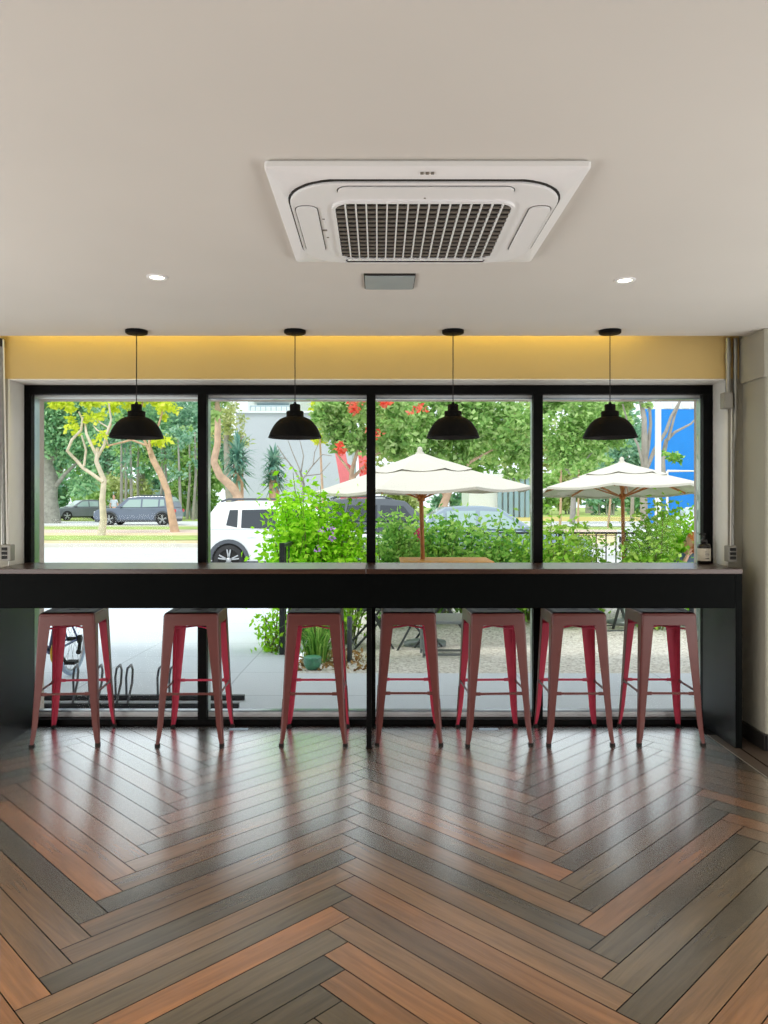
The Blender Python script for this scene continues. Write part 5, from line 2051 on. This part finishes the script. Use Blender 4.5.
def hand_joints(J, E, R, side, wrist, direction, curl, palm_n):
    """palm, four fingers and a thumb continuing from a wrist"""
    wrist, direction, palm_n = Vector(wrist), Vector(direction).normalized(), Vector(palm_n).normalized()
    across = direction.cross(palm_n).normalized()
    J[side + 'palm'] = wrist + direction * .055
    R[side + 'palm'] = (.026, .018)
    E.append((side + 'wrist', side + 'palm'))
    for f, (off, ln) in enumerate(((-.028, .066), (-.010, .076), (.009, .071), (.026, .056))):
        k0, k1, k2 = side + 'k%d' % f, side + 'm%d' % f, side + 't%d' % f
        J[k0] = wrist + direction * .092 + across * off
        J[k1] = J[k0] + (direction * math.cos(curl) + palm_n * math.sin(curl)) * ln * .55
        J[k2] = J[k1] + (direction * math.cos(2 * curl) + palm_n * math.sin(2 * curl)) * ln * .5
        R[k0], R[k1], R[k2] = .0105, .009, .0075
        E += [(side + 'palm', k0), (k0, k1), (k1, k2)]
    J[side + 'th0'] = wrist + direction * .045 - across * .036 + palm_n * .01
    J[side + 'th1'] = wrist + direction * .085 - across * .052 + palm_n * .022
    R[side + 'th0'], R[side + 'th1'] = .011, .0085
    E += [(side + 'palm', side + 'th0'), (side + 'th0', side + 'th1')]


def head_mesh(b, c, s, fwd, m_skin=0):
    """head with brow, nose, lips, chin and ears, facing fwd"""
    c = Vector(c)
    f = Vector(fwd).normalized()
    r = f.cross(Vector((0, 0, 1))).normalized()
    b.blob(c + Vector((0, 0, .012 * s)), (.078 * s, .092 * s, .112 * s), m_skin, 18, 12)
    b.blob(c + f * .03 * s - Vector((0, 0, .055 * s)), (.055 * s, .06 * s, .062 * s), m_skin, 14, 8)
    b.blob(c + f * .095 * s - Vector((0, 0, .012 * s)), (.014 * s, .02 * s, .022 * s), m_skin, 8, 6)
    for sg in (-1, 1):
        b.blob(c + r * sg * .080 * s, (.014 * s, .022 * s, .03 * s), m_skin, 8, 6)
        b.blob(c + f * .082 * s + r * sg * .032 * s + Vector((0, 0, .014 * s)), (.012 * s, .008 * s, .008 * s), 1, 8, 6)
    b.blob(c + f * .084 * s - Vector((0, 0, .055 * s)), (.022 * s, .010 * s, .008 * s), 2, 8, 6)


def person(label, base, pose, shirt, hair, group=None):
    t = thing('person', tuple(base), label, 'person', group)
    B = Vector(base)
    J, E, R = {}, [], {}

    def add(k, p, r, par=None):
        J[k] = B + Vector(p)
        R[k] = r
        if par:
            E.append((par, k))
    seated = pose == 'seated'
    hz = .50 if seated else .92
    add('pelvis', (0, 0, hz), (.15, .11))
    add('waist', (0, -.02 if seated else 0, hz + .18), (.13, .10), 'pelvis')
    add('chest', (0, -.03 if seated else 0, hz + .40), (.155, .11), 'waist')
    add('neck', (0, -.02 if seated else 0, hz + .54), (.05, .05), 'chest')
    add('skull', (0, -.04 if seated else -.01, hz + .66), (.06, .07), 'neck')
    for sg, sd in ((-1, 'l'), (1, 'r')):
        add(sd + 'shoulder', (sg * .17, -.02, hz + .46), .055, 'chest')
        if seated and sd == 'l':      # hand lifted to the cheek, elbow out
            add(sd + 'elbow', (-.27, -.20, hz + .24), .042, sd + 'shoulder')
            add(sd + 'wrist', (-.11, -.16, hz + .47), .028, sd + 'elbow')
            hd, pn = (.35, .25, .75), (.8, .3, -.2)
        else:
            add(sd + 'elbow', (sg * .25, -.05 if seated else .02, hz + .18), .042, sd + 'shoulder')
            add(sd + 'wrist', (sg * .20, -.26 if seated else -.05, hz + .06 if seated else hz - .08), .028, sd + 'elbow')
            hd, pn = ((-.15 * sg, -.9, -.1), (0, 0, -1)) if seated else ((0, -.1, -1), (-sg, 0, 0))
        hand_joints(J, E, R, sd, J[sd + 'wrist'], hd, .45, pn)
        if seated:
            add(sd + 'knee', (sg * .13, -.42, hz + .02), .062, 'pelvis')
            add(sd + 'ankle', (sg * .13, -.46, .08), .042, sd + 'knee')
            add(sd + 'toe', (sg * .14, -.62, .035), .036, sd + 'ankle')
        else:
            add(sd + 'knee', (sg * .10, -.01, .50), .062, 'pelvis')
            add(sd + 'ankle', (sg * .10, .02, .08), .042, sd + 'knee')
            add(sd + 'toe', (sg * .11, -.14, .035), .036, sd + 'ankle')
    body = skin_body('body', J, E, R, M['skin'], t)
    # clothing follows the limbs a little outside the body
    J2 = {k: J[k] for k in ('pelvis', 'waist', 'chest', 'lshoulder', 'rshoulder', 'lelbow', 'relbow')}
    J2['collar'] = J['chest'].lerp(J['neck'], .7)
    for sd in 'lr':
        J2[sd + 'elbow'] = J[sd + 'shoulder'].lerp(J[sd + 'elbow'], .6)
    E2 = [('pelvis', 'waist'), ('waist', 'chest'), ('chest', 'collar'), ('chest', 'lshoulder'), ('chest', 'rshoulder'), ('lshoulder', 'lelbow'), ('rshoulder', 'relbow')]
    R2 = {'pelvis': (.165, .13), 'waist': (.15, .12), 'chest': (.175, .13), 'collar': (.075, .075), 'lshoulder': .072, 'rshoulder': .072, 'lelbow': .06, 'relbow': .06}
    skin_body('shirt', J2, E2, R2, shirt, t)
    J3 = {k: J[k] for k in ('pelvis', 'lknee', 'rknee')}
    E3, R3 = [('pelvis', 'lknee'), ('pelvis', 'rknee')], {'pelvis': (.162, .125), 'lknee': .078, 'rknee': .078}
    for sd in 'lr':
        J3[sd + 'cuff'] = J[sd + 'knee'].lerp(J[sd + 'ankle'], .85)
        R3[sd + 'cuff'] = .06
        E3.append((sd + 'knee', sd + 'cuff'))
    skin_body('trousers', J3, E3, R3, M['trouser'], t)
    hb = MB()
    hc = J['skull'] + Vector((0, -.01, .02))
    fw = Vector((-1, .25, 0)).normalized() if seated else Vector((.1, -1, 0)).normalized()
    head_mesh(hb, hc, 1.0, fw)
    hb.build('head', [M['skin'], M['hair_dk'], M['redsteel']], t, recalc=True)
    hr = MB()
    hr.blob(hc - fw * .028 + Vector((0, 0, .036)), (.096, .096, .108), 0, 18, 12)
    if seated:
        hr.blob(hc - fw * .055 + Vector((0, 0, -.05)), (.075, .085, .13), 0, 16, 10)
        for q in range(9):
            a = -1.75 + q * .42
            c_ = hc - fw * .03
            hr.tube([c_ + Vector((.08 * math.cos(a), .08 * math.sin(a), .05)), c_ + Vector((.095 * math.cos(a), .095 * math.sin(a), -.06)), c_ + Vector((.085 * math.cos(a), .09 * math.sin(a), -.16))], [.03, .028, .012], 7)
    hr.build('hair', hair, t)
    return t


d = 10.9
px_c = PXX(690, d)
person('person with orange hair in a blue-grey top seated at the far right', (px_c, d, gz(d)), 'seated', M['shirt_bl'], M['hair_or'])
ch = folding_chair('dark chair under the seated person with orange hair', px_c, d + .02, -90, .40)
person('person in a pale top standing behind the dark blue car bonnet', (PXX(114, 47), 47, 0), 'standing', M['shirt_wh'], M['hair_dk'])
